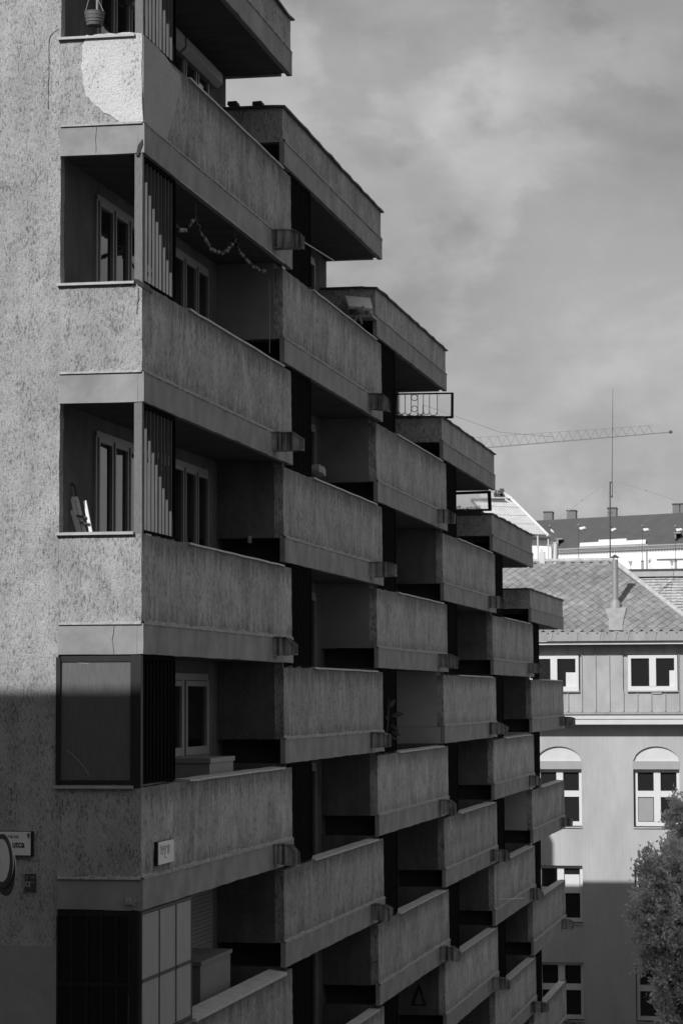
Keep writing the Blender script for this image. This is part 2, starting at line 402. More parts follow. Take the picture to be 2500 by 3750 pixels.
def partition(k, j):
    e = top(j) - PH; y = k * L; hi = 2 * H
    mb = MB().rough(-W, -.128, y, y + .52, e + BH, e + hi, .12 if k < 3 else .3, .005)
    return mb.build('partition_wall', PM_.get((k, j), M['stucco_inner']), bld, True)
rnd = random.Random(3)
for k in range(6):
    r = k - 2; Y = k * L
    # roof edge of the bay
    e = top(r) - PH
    P = (0, Y, 0)
    rp = MB().rough(-.13, 0, 0, LT, BH, RH - .035, .09, .006)
    rp.rough(-4, -.13, 0, .13, BH, RH - .035, .12, .006); rp.box(-12, -4, 0, .13, BH, RH - .035); rp.box(-12, -.13, LT - .13, LT, 0, RH - .035)
    rp.build('roof_parapet', M['stucco_roof'], bld, True, (0, Y, e))
    inst('edge_band', band_me if k else band0_me, bld, (0, Y, e + PH)); inst('mortar_lip', lips[k % 3], bld, (0.004, Y, e + BH))
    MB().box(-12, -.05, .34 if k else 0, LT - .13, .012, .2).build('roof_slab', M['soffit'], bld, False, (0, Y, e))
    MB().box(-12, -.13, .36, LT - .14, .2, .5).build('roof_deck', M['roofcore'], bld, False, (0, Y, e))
    if k: MB().box(-W, -.05, .34, .5, 0.0, BH + .02).build('recess_back', M['recess_shade'], bld, False, (0, Y, e))
    rc = MB(); n = 26; prev = None
    for i in range(n + 1):
        y = -.05 + (LT + .12) * i / n; q = rnd.uniform(-.008, .008)
        ring = [(-.2, y, RH - .036 + q), (.045 + q, y, RH - .04 + q), (.045 + q, y, RH - .012 + q), (-.2, y, RH + q)]
        if prev:
            for a in range(4): rc.face(prev[a], ring[a], ring[(a + 1) % 4], prev[(a + 1) % 4])
        else: rc.face(*ring)
        prev = ring
    rc.face(*prev[::-1]); rc.box(-12, -.2, -.05, .17, RH - .036, RH); rc.box(-12, -.2, LT - .17, LT + .06, RH - .036, RH)
    rc.build('roof_coping', M['roof_edge'], bld, False, (0, Y, e))
    # storeys
    j = r + 2
    while True:
        z = top(j)
        if z - PH < gz(Y) - 1.5 or z < -4.6: break
        loc = (0, Y, z)
        inst('parapet', par0 if k == 0 else get_side(k), bld, loc)
        if k == 0: inst('parapet_front', par0_front, bld, loc); inst('mortar_lip', lipf, bld, (0, 0, z - PH + BH))
        inst('edge_band', band0_me if k == 0 else band_me, bld, loc)
        inst('mortar_lip', lips[(j + k) % 3], bld, (0.0, Y, z - PH + BH))
        inst('floor_slab', slab_me if k else slab0_me, bld, loc)
        inst('rain_spout', spouts[(j * 3 + k * 4) % 11], bld, (.02, Y, z))
        special = (k == 0 and j == 8)
        if not special: inst('coping', copings[(j + k) % 4], bld, loc)
        # the opening above this parapet
        if k == 0:
            inst('sill', sill_me, bld, loc)
            if j in (0, 2, 4):
                inst('corner_post', post_me, bld, loc)
            if j in (0, 2, 4, 6):
                f_ = inst('slat_screen', lf0, bld, loc)
                for i in range(9):
                    s_ = inst('slat', slat_me if j < 5 else slat_shaded_me, f_, (-.048 + rnd.uniform(-.002, .002), .19 + i * .158, 0)); s_.rotation_euler.z = R(rnd.uniform(-4, 4))
            if j >= 6:
                w_ = inst('loggia_door', door_me, bld, loc)
                for i in range(4): inst('pane', dpane_me, w_, (0, WY0 + i * DP, 0))
            else:
                w_ = inst('loggia_window', win_me, bld, loc)
                for i in range(WN): inst('pane', pane_me, w_, (0, WY0 + i * WP, 0))
        else:
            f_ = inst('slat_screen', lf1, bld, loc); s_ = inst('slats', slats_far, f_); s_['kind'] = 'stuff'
            w_ = inst('loggia_window', win_me, bld, loc); inst('panes', panes_me, w_)['kind'] = 'stuff'
        j += 2
    # partition at the near end of the bay, one piece per storey, with the recess under it
    if k:
        j = r + 2
        while top(j) - PH > gz(Y) - 2.5:
            partition(k, j)
            fl_ = (k, j) == (3, 5)
            MB().box(-W, -.055, Y + (.012 if fl_ else .34), Y + .5, top(j) - PH, top(j) - PH + BH + (-.003 if fl_ else .02)).build('recess_back', PM_[(3, 5)] if fl_ else M['recess_shade'], bld)
            j += 2
# glossy sheet screen closing one opening of the gable corner
z = top(6)
mb = MB(); mb.box(-W - .02, -W + .03, -.03, .05, 0, OPEN); mb.box(-.12, -.001, -.02, .07, -.03, OPEN + .02); mb.box(-W + .03, -.12, -.012, .05, OPEN - .05, OPEN + .015); mb.box(-W + .03, -.12, -.012, .05, 0.004, .05)
fr = mb.build('screen_frame', M['wood_dark'], bld, False, (0, 0, z))
MB().box(-W + .03, -.12, .0, .03, .05, OPEN - .05).build('screen_sheet', M['screen'], fr)
mb = MB(); pts = [at(x, y, -.001) - Vector((0, 0, z)) for x, y in ((150, 1722), (166, 1733), (182, 1748), (195, 1765), (204, 1782))]
mb.tube(pts, .0015, 4); pts = [at(x, y, -.001) - Vector((0, 0, z)) for x, y in ((172, 1520), (185, 1523), (205, 1525))]; mb.tube(pts, .002, 4)
mb.build('scratch', M['coping'], fr)
# glazed corner of the opening below
z = top(8)
mb = MB(); x0 = -W + .01
for x in (x0, x0 + .16, x0 + .33, x0 + .50, x0 + .67): mb.box(x - .014, x + .014, -.02, .03, .03, OPEN - .04)
mb.box(x0, -.13, -.022, .03, 0, .03); mb.box(x0, -.13, -.022, .03, OPEN - .04, OPEN + .02); mb.box(x0, -.13, -.021, .03, .60, .64)
mb.box(-.13, -.03, -.03, .06, -.03, OPEN + .02)
gf = mb.build('glazing_frame', M['black'], bld, False, (0, 0, z))
xs = [x0, x0 + .16, x0 + .33, x0 + .50, x0 + .67, -.13]
for a, b in zip(xs, xs[1:]):
    for za, zb in ((.03, .60), (.64, OPEN - .04)): MB().box(a + .014, b - .014, 0, .008, za, zb).build('pane', M['glass'], gf)
mb = MB()
for y in (.04, .80, 1.55, 2.28): mb.box(-.03, .003, y - .018, y + .018, .02, OPEN - .03)
for zz in (.01, .655, OPEN - .01): mb.box(-.03, .003, .02, 2.30, zz - .02, zz + .02)
gs = mb.build('panel_frame', M['dull'], bld, False, (0, 0, z))
for a, b in ((.04, .80), (.80, 1.55), (1.55, 2.28)):
    for za, zb in ((.03, .635), (.675, OPEN - .03)): MB().box(-.02, -.004, a + .018, b - .018, za, zb).build('frosted_panel', M['frosted'], gs)
MB().hexa([(-.2, 2.32, -.06), (.05, 2.32, -.06), (.05, L - .03, -.06), (-.2, L - .03, -.06), (-.2, 2.32, .02), (.05, 2.32, -.02), (.05, L - .03, -.02), (-.2, L - .03, .02)]).build('coping', M['coping'], bld, False, (0, 0, z))
# roller shutters
def roller_box(y0, y1, z, parent):
    mb = MB(); prof = [(-W, .02), (-W, -.22), (-W + .10, -.22), (-W + .17, -.15), (-W + .17, -.02), (-W + .14, .02)]
    mb.prism([(x, y0, z + q) for x, q in prof], (0, y1 - y0, 0)); return mb.build('shutter_box', M['frame'], parent)
zt = top(0) + OPEN - .13
for a, b in ((2.6, 5.0), (5.08, 7.15)): roller_box(a, b, zt + .02, bld)
zt = top(8) + ZT
sh = MB()
for i in range(26): sh.box(-W + .06, -W + .085, 5.2, 6.9, zt - .055 * (i + 1) + .006, zt - .055 * i)
sh.box(-W + .05, -W + .07, 5.18, 6.92, zt - 1.44, zt); sh = sh.build('roller_shutter', M['cabinet'], bld)
# drip edge seen as a thin light line
MB().box(.012, .026, 1.6, L, -PH - .006, -PH + .004).build('drip_edge', M['coping'], bld, False, (0, 0, top(0)))
# repainted patch on the corner
def patch(name, pxs, plane, m, off):
    pts = []
    for x, y in pxs:
        if plane == 'front': p = at(x, y, -.017); pts.append((min(p.x, -.001), p.y, p.z))
        else:
            lo, hi = -1.0, 60.0
            for _ in range(50):
                mid = (lo + hi) / 2
                if at(x, y, mid).x > 0.006: lo = mid
                else: hi = mid
            p = at(x, y, lo); pts.append((0.009, p.y, p.z))
    c = sum((Vector(p) for p in pts), Vector()) / len(pts); mb = MB()
    fine = []
    for a, b in zip(pts, pts[1:] + pts[:1]):
        for t in range(5):
            q = Vector(a).lerp(Vector(b), t / 5); n = noise.noise_vector(q * 9) * .022 + noise.noise_vector(q * 31) * .012
            fine.append(q + Vector((n.x if plane == 'front' else 0, n.y if plane != 'front' else 0, n.z)))
    return mb.prism(fine, (0, .012, 0) if plane == 'front' else (-.012, 0, 0)).build(name, m, bld)
patch('paint_patch', [(198, 79), (250, 76), (327, 73), (327.5, 279), (300, 280), (275, 277), (262, 268), (240, 256), (215, 240), (200, 222), (192, 190), (188, 150), (189, 110), (196, 90)], 'front', M['paint'], 0)
patch('paint_patch', [(329, 78), (370, 118), (412, 172), (416, 190), (408, 225), (398, 265), (388, 300), (383, 318), (350, 300), (329, 284)], 'side', M['paint_side'], 0)
# cracks and broken corners
def crack(pxs, Yp, w, m='dull'):
    mb = MB(); pts = [at(x, y, Yp) for x, y in pxs]
    for a, b in zip(pts, pts[1:]):
        n = 4
        for i in range(n):
            p, q = a.lerp(b, i / n), a.lerp(b, (i + 1) / n); s1, s2 = (Vector((noise.noise(v * 30) * .012, 0, 0)) for v in (p, q))
            mb.bar(p + s1, q + s2, w * random.uniform(.6, 1.4), .008, (0, 1, 0))
    return mb.build('crack', M[m], bld)
crack([(135, 66), (122, 74), (114, 86), (112, 120), (113, 170), (111, 205), (111, 250)], -.005, .006)
crack([(262, 1436), (260, 1450), (258, 1470), (261, 1490), (262, 1502)], -.014, .003)
crack([(221, 285), (219, 320), (221, 350)], -.014, .002)
crack([(240, 648), (262, 645), (280, 650), (296, 652), (308, 660)], -.012, .010)
mb = MB(); c = [at(x, y, -.02) for x, y in ((316, 334), (327, 318), (328, 329), (322, 345), (318, 357), (312, 357))]
mb.prism(c, (0, .03, 0)).build('broken_edge', M['black'], bld)
mb = MB(); c = [at(x, y, -.02) for x, y in ((306, 640), (318, 641), (330, 650), (330, 660), (322, 657), (314, 652))]
mb.prism(c, (0, .03, 0)).build('broken_edge', M['black'], bld)
patch('broken_edge', [(329, 648), (340, 655), (352, 664), (350, 672), (343, 668), (336, 664), (329, 664)], 'side', M['dull'], 0)
patch('broken_edge', [(329, 338), (334, 345), (336, 356), (330, 352)], 'side', M['black'], 0)
crack([(318, 660), (316, 690), (313, 720)], -.012, .012, 'cabinet')
crack([(948, 2309), (962, 2263), (977, 2310), (946, 2308)], 3 * L - .012, .03, 'black')
q = at(573, 1239, L - .03); MB().box(q.x - .022, q.x + .022, L - .04, L + .0, q.z - .05, q.z + .05).build('socket_box', M['sill'], bld)
# unseen chimney added on the far roof end to cast a shade strip behind
MB().box(-6.82, -6.50, 44.6, 45.0, top(3) - PH + .5, top(3) - PH + 2.9).build('chimney', M['stucco_side'], bld)

# ------------------------------------------------------------------ far house
YF = 57.0
far = thing('far_house', 'pale rendered house with slate roof and metal clad attic storey at street end', 'building', (0, YF, -5))
M['farwall'] = mat('far_render', .415, .9, .12, (1.0, 1.0, .5), bmp=.006, bs=(25, 25, 25), streak=.05)
M['farwhite'] = mat('far_white_trim', .58, .8, .05)
M['clad'] = mat('zinc_cladding', .37, .55, .12, (2.5, 2.5, 1.6), spec=.3, metal=0)
M['gutter'] = mat('zinc_gutter', .30, .5, .2, (3, 3, .5), spec=.4)
def L3(o): o.matrix_parent_inverse = Matrix.Translation((0, -YF, 5)); return o
def fb(mb, name, m, parent=None, sm=False):
    o = mb.build(name, m, parent or far, sm)
    if not parent: L3(o)
    return o
def fx(x): return at(x, 1600, YF).x
def fz(y): return at(1400, y, YF).z
XL, XR = -16.0, 12.0
z_c1, z_c0 = fz(1642), fz(1664)                      # cornice
def c2(x, y): return (1750 + x / 2.0907) * .6272, (2000 + y / 2.0907) * .6272
def c3(x, y): return (1750 + x / 2.0907) * .6272, (2650 + y / 2.0907) * .6272
wl = fx(c3(1180, 0)[0]); wr = fx(c3(1532, 0)[0]); wpitch = fx(c3(1180, 0)[0]) - fx(c3(438, 0)[0])
rows = []
for ytop, ybot in ((c3(0, 352)[1], c3(0, 792)[1]),): rows.append((fz(ytop), fz(ybot)))
sp = fz(c3(0, 355)[1]) - fz((3174) * .6272)
for n in (1, 2, 3): rows.append((rows[0][0] - sp * n, rows[0][1] - sp * n))
cols = [wl + wpitch * n for n in range(-4, 3)]
ww = wr - wl
# wall built round its window openings
wallp = MB(); D1 = .35
xsw = [XL] + [v for c in cols for v in (c, c + ww)] + [XR]
for i in range(0, len(xsw), 2): wallp.box(xsw[i], xsw[i + 1], YF, YF + D1, -9, z_c0)
ztop_arch = fz(c3(0, 176)[1]); zbase_arch = fz(c3(0, 289)[1])
for c in cols:
    zz = [-9] + [v for t, b in reversed(rows) for v in (b, t)]
    for i in range(0, len(zz), 2): wallp.box(c, c + ww, YF, YF + D1, zz[i], zz[i + 1] if i + 1 < len(zz) else zbase_arch)
    # above the arch niche
    n = 18; prev = None; hh = ztop_arch - zbase_arch
    for i in range(n + 1):
        u = -1 + 2 * i / n; p = (c + ww / 2 + u * ww / 2, zbase_arch + hh * math.sqrt(max(0, 1 - u * u)) ** 1.15)
        if prev: wallp.hexa([(prev[0], YF, prev[1]), (p[0], YF, p[1]), (p[0], YF + D1, p[1]), (prev[0], YF + D1, prev[1]), (prev[0], YF, z_c0), (p[0], YF, z_c0), (p[0], YF + D1, z_c0), (prev[0], YF + D1, z_c0)])
        prev = p
fb(wallp, 'wall', M['farwall'])
fb(MB().box(XL, XR, YF + .5, YF + 11, -9, fz(1480)), 'house_core', M['farwall'])
for c in cols: fb(MB().box(c, c + ww, YF + .07, YF + .12, zbase_arch, ztop_arch), 'arch_niche', M['farwhite'])
lint = mat('far_lintel_paint', .34, .9, .05)
for c in cols: fb(MB().box(c - .02, c + ww + .02, YF - .006, YF + .02, rows[0][0] + .004, zbase_arch), 'lintel', lint)
crn = MB().box(XL, XR, YF - .55, YF + .02, fz(1651.5), fz(1643)); crn.box(XL, XR, YF - .52, YF + .02, fz(1664), fz(1652.5))
fb(crn, 'cornice', M['farwhite'])
fb(MB().box(XL, XR, YF - .57, YF + .1, fz(1642.6), fz(1641)), 'cornice_flashing', M['dull'])
def far_window(x0, x1, zt, zb, yy, lay, blind=None, dark=False):
    cx = (x0 + x1) / 2; t = .10; mb = MB()
    m0, m1 = (zt + zb) / 2 + .12 * (zt - zb) - .10, 0
    mb.box(x0, x0 + t, yy, yy + .08, zb, zt); mb.box(x1 - t, x1, yy, yy + .08, zb, zt)
    mb.box(x0 + t, x1 - t, yy, yy + .08, zt - t, zt); mb.box(x0 + t, x1 - t, yy, yy + .08, zb, zb + t * 1.4)
    mb.box(cx - .11, cx + .11, yy - .01, yy + .08, zb + t * 1.4, zt - t)
    if lay: mb.box(x0 + t, cx - .11, yy - .005, yy + .08, m0 - .1, m0 + .1); mb.box(cx + .11, x1 - t, yy - .005, yy + .08, m0 - .1, m0 + .1)
    w = fb(mb, 'window', M['frame_far'])
    for (a, b) in ((x0 + t, cx - .11), (cx + .11, x1 - t)):
        for (q, s) in (((zb + t * 1.4, m0 - .1), (m0 + .1, zt - t)) if lay else ((zb + t * 1.4, zt - t),)):
            MB().box(a, b, yy + .05, yy + .06, q, s).build('pane', M['glass_far'], w)
    return w
blind_m = mat('roller_blind', .30, .8, .04)
for ci, c in enumerate(cols):
    for ri, (t, b) in enumerate(rows):
        w = far_window(c + .03, c + ww, t, b + .02, YF + .16, True)
        MB().box(c, c + ww, YF - .04, YF + .34, b - .05, b).build('window_sill', M['clad'], w)
        if ri == 0 and abs(c - wl) < .01:
            MB().box(c + .14, c + ww / 2 - .12, YF + .195, YF + .205, b + .18, b + .95).build('blind', blind_m, w)
        if ri == 1 and ci in (3,):
            MB().box(c + ww / 2 + .13, c + ww - .12, YF + .195, YF + .205, b + 1.0, t - .3).build('curtain', M['frame_far'], w)
# attic storey: standing seam cladding
YA = YF - .02
za0, za1 = fz(1641), fz(1481)
fb(MB().box(XL, XR, YA + .06, YA + .4, za0, za1), 'attic_wall', M['clad'])
dw = [(fx(c2(395, 0)[0]), fx(c2(772, 0)[0])), (fx(c2(1150, 0)[0]), fx(c2(1528, 0)[0]))]
dzt, dzb = fz(c2(0, 838)[1]), fz(c2(0, 1108)[1])
pw = (fx(c2(1540, 0)[0]) - fx(c2(690, 0)[0])) / 8; xs0 = fx(c2(690, 0)[0])
for n in range(-8, 14):
    a, b = xs0 + n * pw, xs0 + (n + 1) * pw
    if b < fx(1150) or a > fx(1600): continue
    segs = [(za0 + .07, za1)]
    for (u, v) in dw:
        if b > u + .02 and a < v - .02: segs = [(za0 + .07, dzb - .03), (dzt + .03, za1)]
    for (s, t) in segs:
        tilt = random.uniform(-.006, .006)
        mb = MB().hexa([(a + .012, YA + tilt, s), (b - .012, YA - tilt, s), (b - .012, YA + .05, s), (a + .012, YA + .05, s),
                        (a + .012, YA + tilt, t), (b - .012, YA - tilt, t), (b - .012, YA + .05, t), (a + .012, YA + .05, t)])
        mb.box(a - .011, a + .011, YA - .04, YA + .05, s + .03, t)
        fb(mb, 'cladding_panel', M['clad'])
fb(MB().box(XL, XR, YA - .05, YA + .05, za0, za0 + .065), 'attic_flashing', M['gutter'])
for (u, v) in dw:
    w = far_window(u, v, dzt, dzb, YA - .05, False)
    cx = (u + v) / 2
    if u > dw[0][0] + .1: MB().box(v - .26, v - .1, YA - .004, YA + .0, dzb + .14, dzt - .5).build('blind', M['frame_far'], w)
    else: MB().box(v - .42, v - .1, YA - .004, YA + .0, dzb + .14, dzt - .55).build('blind', M['frame_far'], w)
    MB().box(u - .03, v + .03, YA - .08, YA + .02, dzb - .045, dzb - .002).build('window_sill', M['clad'], w)
    MB().box(cx - .02, cx + .28, YA - .05, YA - .02, dzb - .10, dzb - .07).build('vent_cover', M['farwhite'], w)
# eaves and gutter
ge = MB().box(XL, XR, YA - .48, YA - .40, fz(1473), fz(1452)); ge.box(XL, XR, YA - .40, YA + .05, fz(1475), fz(1473) - .01)
fb(ge, 'gutter', M['gutter'])
fb(MB().box(XL, XR, YA - .46, YA - .30, fz(1481), fz(1477)), 'fascia', M['farwhite'])
fb(MB().box(XL, XR, YA - .49, YA + .05, fz(1477) + .002, fz(1475) - .002), 'shadow_gap', M['dull'])
for x in (585, 780, 955, 1075, 1170, 1380):
    p = fx(c2(x, 0)[0]); fb(MB().bar((p - .06, YA - .49, fz(1473)), (p, YA - .49, fz(1453)), .02, .02), 'gutter_bracket', M['clad'])
# slate roof
SL = .69; YE = YA - .44; ZE = fz(1453)
def roof_hit(x, y):
    lo, hi = YE, YE + 25
    for _ in range(60):
        mid = (lo + hi) / 2; p = at(x, y, mid)
        if p.z > ZE + SL * (mid - YE): lo = mid
        else: hi = mid
    return at(x, y, lo)
ridge = roof_hit(1405, 1288); YR, ZR = ridge.y, ridge.z
hx1 = roof_hit(1420, 1300); hx2 = roof_hit(1566, 1414)
hip = lambda z: ridge.x + (hx2.x - hx1.x) / (hx2.z - hx1.z) * (z - ZR)
xe = hip(ZE)
rf = MB().hexa([(XL, YE, ZE - .06), (xe, YE, ZE - .06), (xe - 2.2, YR + 6, ZE - .06), (XL, YR + 6, ZE - .06), (XL, YR, ZR - .06), (ridge.x, YR, ZR - .06), (ridge.x - .1, YR + .2, ZR - .06), (XL, YR + .2, ZR - .06)])
rf = fb(rf, 'roof', mat('roof_underlay', .17, .9, .15))
slate, nd, lk, b = base_mat('roof_slate', .75, .3)
oi = nd.new('ShaderNodeObjectInfo')
v = mmath(nd, lk, 'MULTIPLY', mrange(nd, lk, oi.outputs['Random'], 0, 1, .86, 1.14), mrange(nd, lk, pos_noise(nd, lk, (5, 5, 5), 5, .6), .3, .7, .72, 1.25))
v = mmath(nd, lk, 'MULTIPLY', v, mrange(nd, lk, pos_noise(nd, lk, (.7, .7, .7), 3), .35, .65, .85, 1.15))
lk.new(mmath(nd, lk, 'MULTIPLY', v, .225), b.inputs['Base Color']); M['slate'] = slate
tw = fx(c2(875, 0)[0]) - fx(c2(800, 0)[0])          # width of a diamond slate
LR = math.hypot(YR - YE, ZR - ZE); th = LR / 21.5
cs, sn = (YR - YE) / LR, (ZR - ZE) / LR
def diamond(w, h, t=.014):
    # in roof axes: u across, s up the slope, n normal; the lower tip lies proud of the row below
    p = [(0, -h, .026), (w / 2, 0, .015), (0, h, .004), (-w / 2, 0, .015)]
    top_ = [(u, s * cs - n * sn, s * sn + n * cs) for u, s, n in p]
    bot = [(u, s * cs - (n - t) * sn, s * sn + (n - t) * cs) for u, s, n in p]
    mb = MB(); n = 0; mb.v = top_ + bot; mb.f = [(0, 1, 2, 3), (7, 6, 5, 4), (0, 4, 5, 1), (1, 5, 6, 2), (2, 6, 7, 3), (3, 7, 4, 0)]
    return mb
dm = diamond(tw * .985, th * .985).mesh('roof_slate', M['slate'])
cells = []
for rI in range(0, 22):
    s = (rI + .55) * th; y = YE + s * cs; z = ZE + s * sn
    off = (rI % 2) * tw / 2
    for n in range(-40, 60):
        x = n * tw + off
        if x < -6 or x > hip(z) - .03 or s > LR - th * .3: continue
        cells.append((x, y, z))
def seen(c):
    p = at(1160, 1400, c[1]).x; return (0 if c[0] > p and c[0] < at(1580, 1400, c[1]).x else 1, abs(c[0] - at(1400, 1400, c[1]).x))
cells.sort(key=seen)
for c in cells[:300]:
    o = inst('roof_slate', dm, rf, (c[0], c[1], c[2])); o.rotation_euler = (R(random.uniform(-.8, .8)), R(random.uniform(-1, 1)), R(random.uniform(-1.5, 1.5)))
if cells[300:]:
    rest = MB(); src = diamond(tw * .985, th * .985)
    for c in cells[300:]:
        n = len(rest.v); rest.v += [(a + c[0], b_ + c[1], d + c[2]) for a, b_, d in src.v]; rest.f += [tuple(i + n for i in f) for f in src.f]
    rest.build('roof_slates', M['slate'], rf)['kind'] = 'stuff'
rd = MB().tube([(XL, YR, ZR + .02), (ridge.x, YR, ZR + .02)], .08, 8); rd.tube([(ridge.x, YR, ZR + .02), (xe + .02, YE - .02, ZE + .03)], .09, 8)
fb(rd, 'ridge_tiles', mat('ridge_cement', .42, .9, .2, (6, 6, 6)))
# flue with flashing
b0 = roof_hit(1413, 1395); tp = at(*c2(1040, 92), b0.y)
flash = MB(); q = [roof_hit(*c2(x, y)) for x, y in ((1000, 655), (1105, 655), (1110, 590), (1135, 480), (970, 490), (1000, 570))]
flash.prism([p + Vector((0, -.03, .05)) for p in q], (0, .02, -.02)); fb(flash, 'flue_flashing', M['gutter'])
fl = thing('flue_pipe', 'tall shiny metal flue pipe with conical cap on slate roof', 'chimney flue', b0 - Vector((0, 0, .05)))
hh = tp.z - b0.z
MB().tube([(0, 0, -.1), (0, 0, hh)], .105, 14).build('pipe', M['alu'], fl, True)
mb = MB().tube([(0, 0, -.15), (0, 0, .18), (0, 0, .30)], [.18, .18, .11], 14); mb.build('collar', M['gutter'], fl, True); mb = MB().tube([(0, 0, hh * .82), (0, 0, hh * .82 + .02)], .113, 14); mb.build('pipe_joint', M['gutter'], fl, True)
mb = MB().tube([(0, 0, hh + .06), (0, 0, hh + .075), (0, 0, hh + .17)], [.155, .15, .012], 14); mb.build('cap', M['dull'], fl)
mb = MB()
for t in range(3): mb.bar((.08 * math.cos(t * 2.1), .08 * math.sin(t * 2.1), hh - .02), (.08 * math.cos(t * 2.1), .08 * math.sin(t * 2.1), hh + .08), .015)
mb.build('bracket', M['dull'], fl)
# right wing roof behind the hip
YW = YR + 5
rw = thing('wing_house', 'lower wing with pale lit tiled roof behind the slate hip', 'building', (0, YW, -5))
p0, p1 = at(1410, 1312, YW), at(1640, 1312, YW)
wz = p0.z; mb = MB(); yl = YW - 4.2; zl = wz - 2.6
mb.hexa([(p0.x - 2, yl, zl), (p1.x + 3, yl, zl), (p1.x + 3, YW + 6, zl), (p0.x - 2, YW + 6, zl), (p0.x - 2, YW, wz - .25), (p1.x + 3, YW, wz - .25), (p1.x + 3, YW + .3, wz - .25), (p0.x - 2, YW + .3, wz - .25)])
o = mb.build('roof', mat('pale_tiles', .55, .8, .3, (7, 7, 5), bmp=.03, bs=(9, 9, 9)), rw); o.matrix_parent_inverse = Matrix.Translation((0, -YW, 5))
o = MB().box(p0.x - 2, p1.x + 3, YW - .25, YW + .3, wz - .22, wz).build('ridge_board', M['clad'], rw); o.matrix_parent_inverse = Matrix.Translation((0, -YW, 5))
o = MB().box(p0.x - 2, p1.x + 3, YW - .3, YW + .3, wz, wz + .05).build('ridge_cap', M['dull'], rw); o.matrix_parent_inverse = Matrix.Translation((0, -YW, 5))
o = MB().box(p0.x - 2, p1.x + 3, yl + .2, YW + 6, -9, zl).build('wall', M['farwall'], rw); o.matrix_parent_inverse = Matrix.Translation((0, -YW, 5))
cm = MB(); nco = 22
for i in range(nco):
    t0, t1 = i / nco, (i + 1) / nco; ya, yb = yl + (YW - yl) * t0, yl + (YW - yl) * t1; za, zb = zl + (wz - .25 - zl) * t0, zl + (wz - .25 - zl) * t1
    x = p0.x - 2
    while x < p1.x + 3:
        w_ = .2 + random.uniform(-.01, .01); q = random.uniform(.0, .02)
        cm.hexa([(x, ya - .02, za + .03 + q), (x + w_, ya - .02, za + .03 + q), (x + w_, yb, zb + .005), (x, yb, zb + .005), (x, ya - .02, za + .06 + q), (x + w_, ya - .02, za + .06 + q), (x + w_, yb, zb + .02), (x, yb, zb + .02)]); x += w_ + .006
o = cm.build('roof_tiles', mat('pale_roof_tile', .46, .85, .3, (6, 6, 6)), rw); o.matrix_parent_inverse = Matrix.Translation((0, -YW, 5)); o['kind'] = 'stuff'
# things on the ridge
def c1(x, y): return (1750 + x / 2.0907) * .6272, (1400 + y / 2.0907) * .6272
def pipe(name, label, cat, x, ytop, ybot, r, m, group=None, tilt=0):
    a, b_ = at(*c1(x, ybot), YR), at(*c1(x + tilt, ytop), YR); t = thing(name, label, cat, a, group); d = b_ - a
    MB().tube([(0, 0, -.2), d], r, 10).build('pipe', m, t, True); MB().tube([d, d + Vector((0, 0, .03))], r * 1.25, 10).build('rim', m, t)
    return t
pipe('vent_pipe', 'thin pale vent pipe, leftmost on the slate ridge', 'vent pipe', 460, 1182, 1358, .03, M['farwhite'], tilt=-4)
pipe('vent_pipe', 'white slim vent pipe beside the wide white flue on ridge', 'vent pipe', 537, 1207, 1358, .026, M['farwhite'])
pipe('vent_pipe', 'wide white flue, rightmost of the pipes on slate ridge', 'vent pipe', 588, 1232, 1358, .068, M['farwhite'], tilt=4)
a = at(*c1(492, 1358), YR); t = thing('roof_chimney', 'squat pale chimney block between the vent pipes on ridge', 'chimney', a)
MB().box(-.085, .085, -.1, .1, -.2, .27).build('stack', M['farwhite'], t); MB().tube([(-.03, 0, .27), (-.03, 0, .36)], .03, 8).build('pot', M['farwhite'], t)
a = at(*c1(562, 1358), YR); t = thing('roof_aerial', 'small forked aerial standing between the pipes on ridge', 'aerial', a)
mb = MB().tube([(0, 0, -.1), (0, 0, .33)], .008, 6); mb.tube([(0, 0, .33), (-.05, 0, .52)], .010, 6); mb.tube([(0, 0, .33), (.05, 0, .53)], .010, 6); mb.tube([(-.19, 0, .5), (.05, 0, .51)], .006, 6)
mb.build('mast', M['coping'], t)
# antenna mast
a = at(*c1(1008, 1400), YR + .3); b_ = at(*c1(1010, 762), YR + .3); c_ = at(*c1(1031, 48), YR + .3)
an = thing('antenna_mast', 'tall guyed antenna mast with climbing rungs behind the flue', 'antenna mast', a)
d1 = b_ - a; d2 = c_ - a
MB().tube([(0, 0, -1.2), d1], .022, 8).build('pole', M['dull'], an)
off = Vector((.07, 0, 0))
MB().tube([d1 + off - Vector((0, 0, .55)), d1 + off + Vector((0, 0, .1)), d2], [.016, .014, .007], 6).build('whip', M['dull'], an)
mb = MB()
for yy in (1003, 1105, 1203, 1298): q = at(*c1(1010, yy), YR + .3) - a; mb.bar(q - Vector((.08, 0, -.012)), q + Vector((.08, 0, .012)), .022)
mb.bar(d1 - Vector((.0, 0, .03)), d1 + off, .05); mb.bar(d1 - Vector((.0, 0, .5)), d1 + off - Vector((0, 0, .5)), .05)
mb.build('rungs', M['dull'], an)
mb = MB(); q = lambda x, y: at(*c1(x, y), YR + .3) - a
for pl in (((1000, 758), (795, 903), (620, 1042)), ((1045, 757), (1285, 827), (1535, 910)), ((1035, 765), (1055, 840), (1075, 912)), ((1003, 840), (990, 920))):
    pts = [q(*p) for p in pl]
    for u, w in zip(pts, pts[1:]): mb.tube([u, w], .008, 5)
for p in ((795, 903), (1285, 827)): mb.sphere(q(*p), .03, 6, 4)
mb.build('guy_wire', M['midgrey'], an)

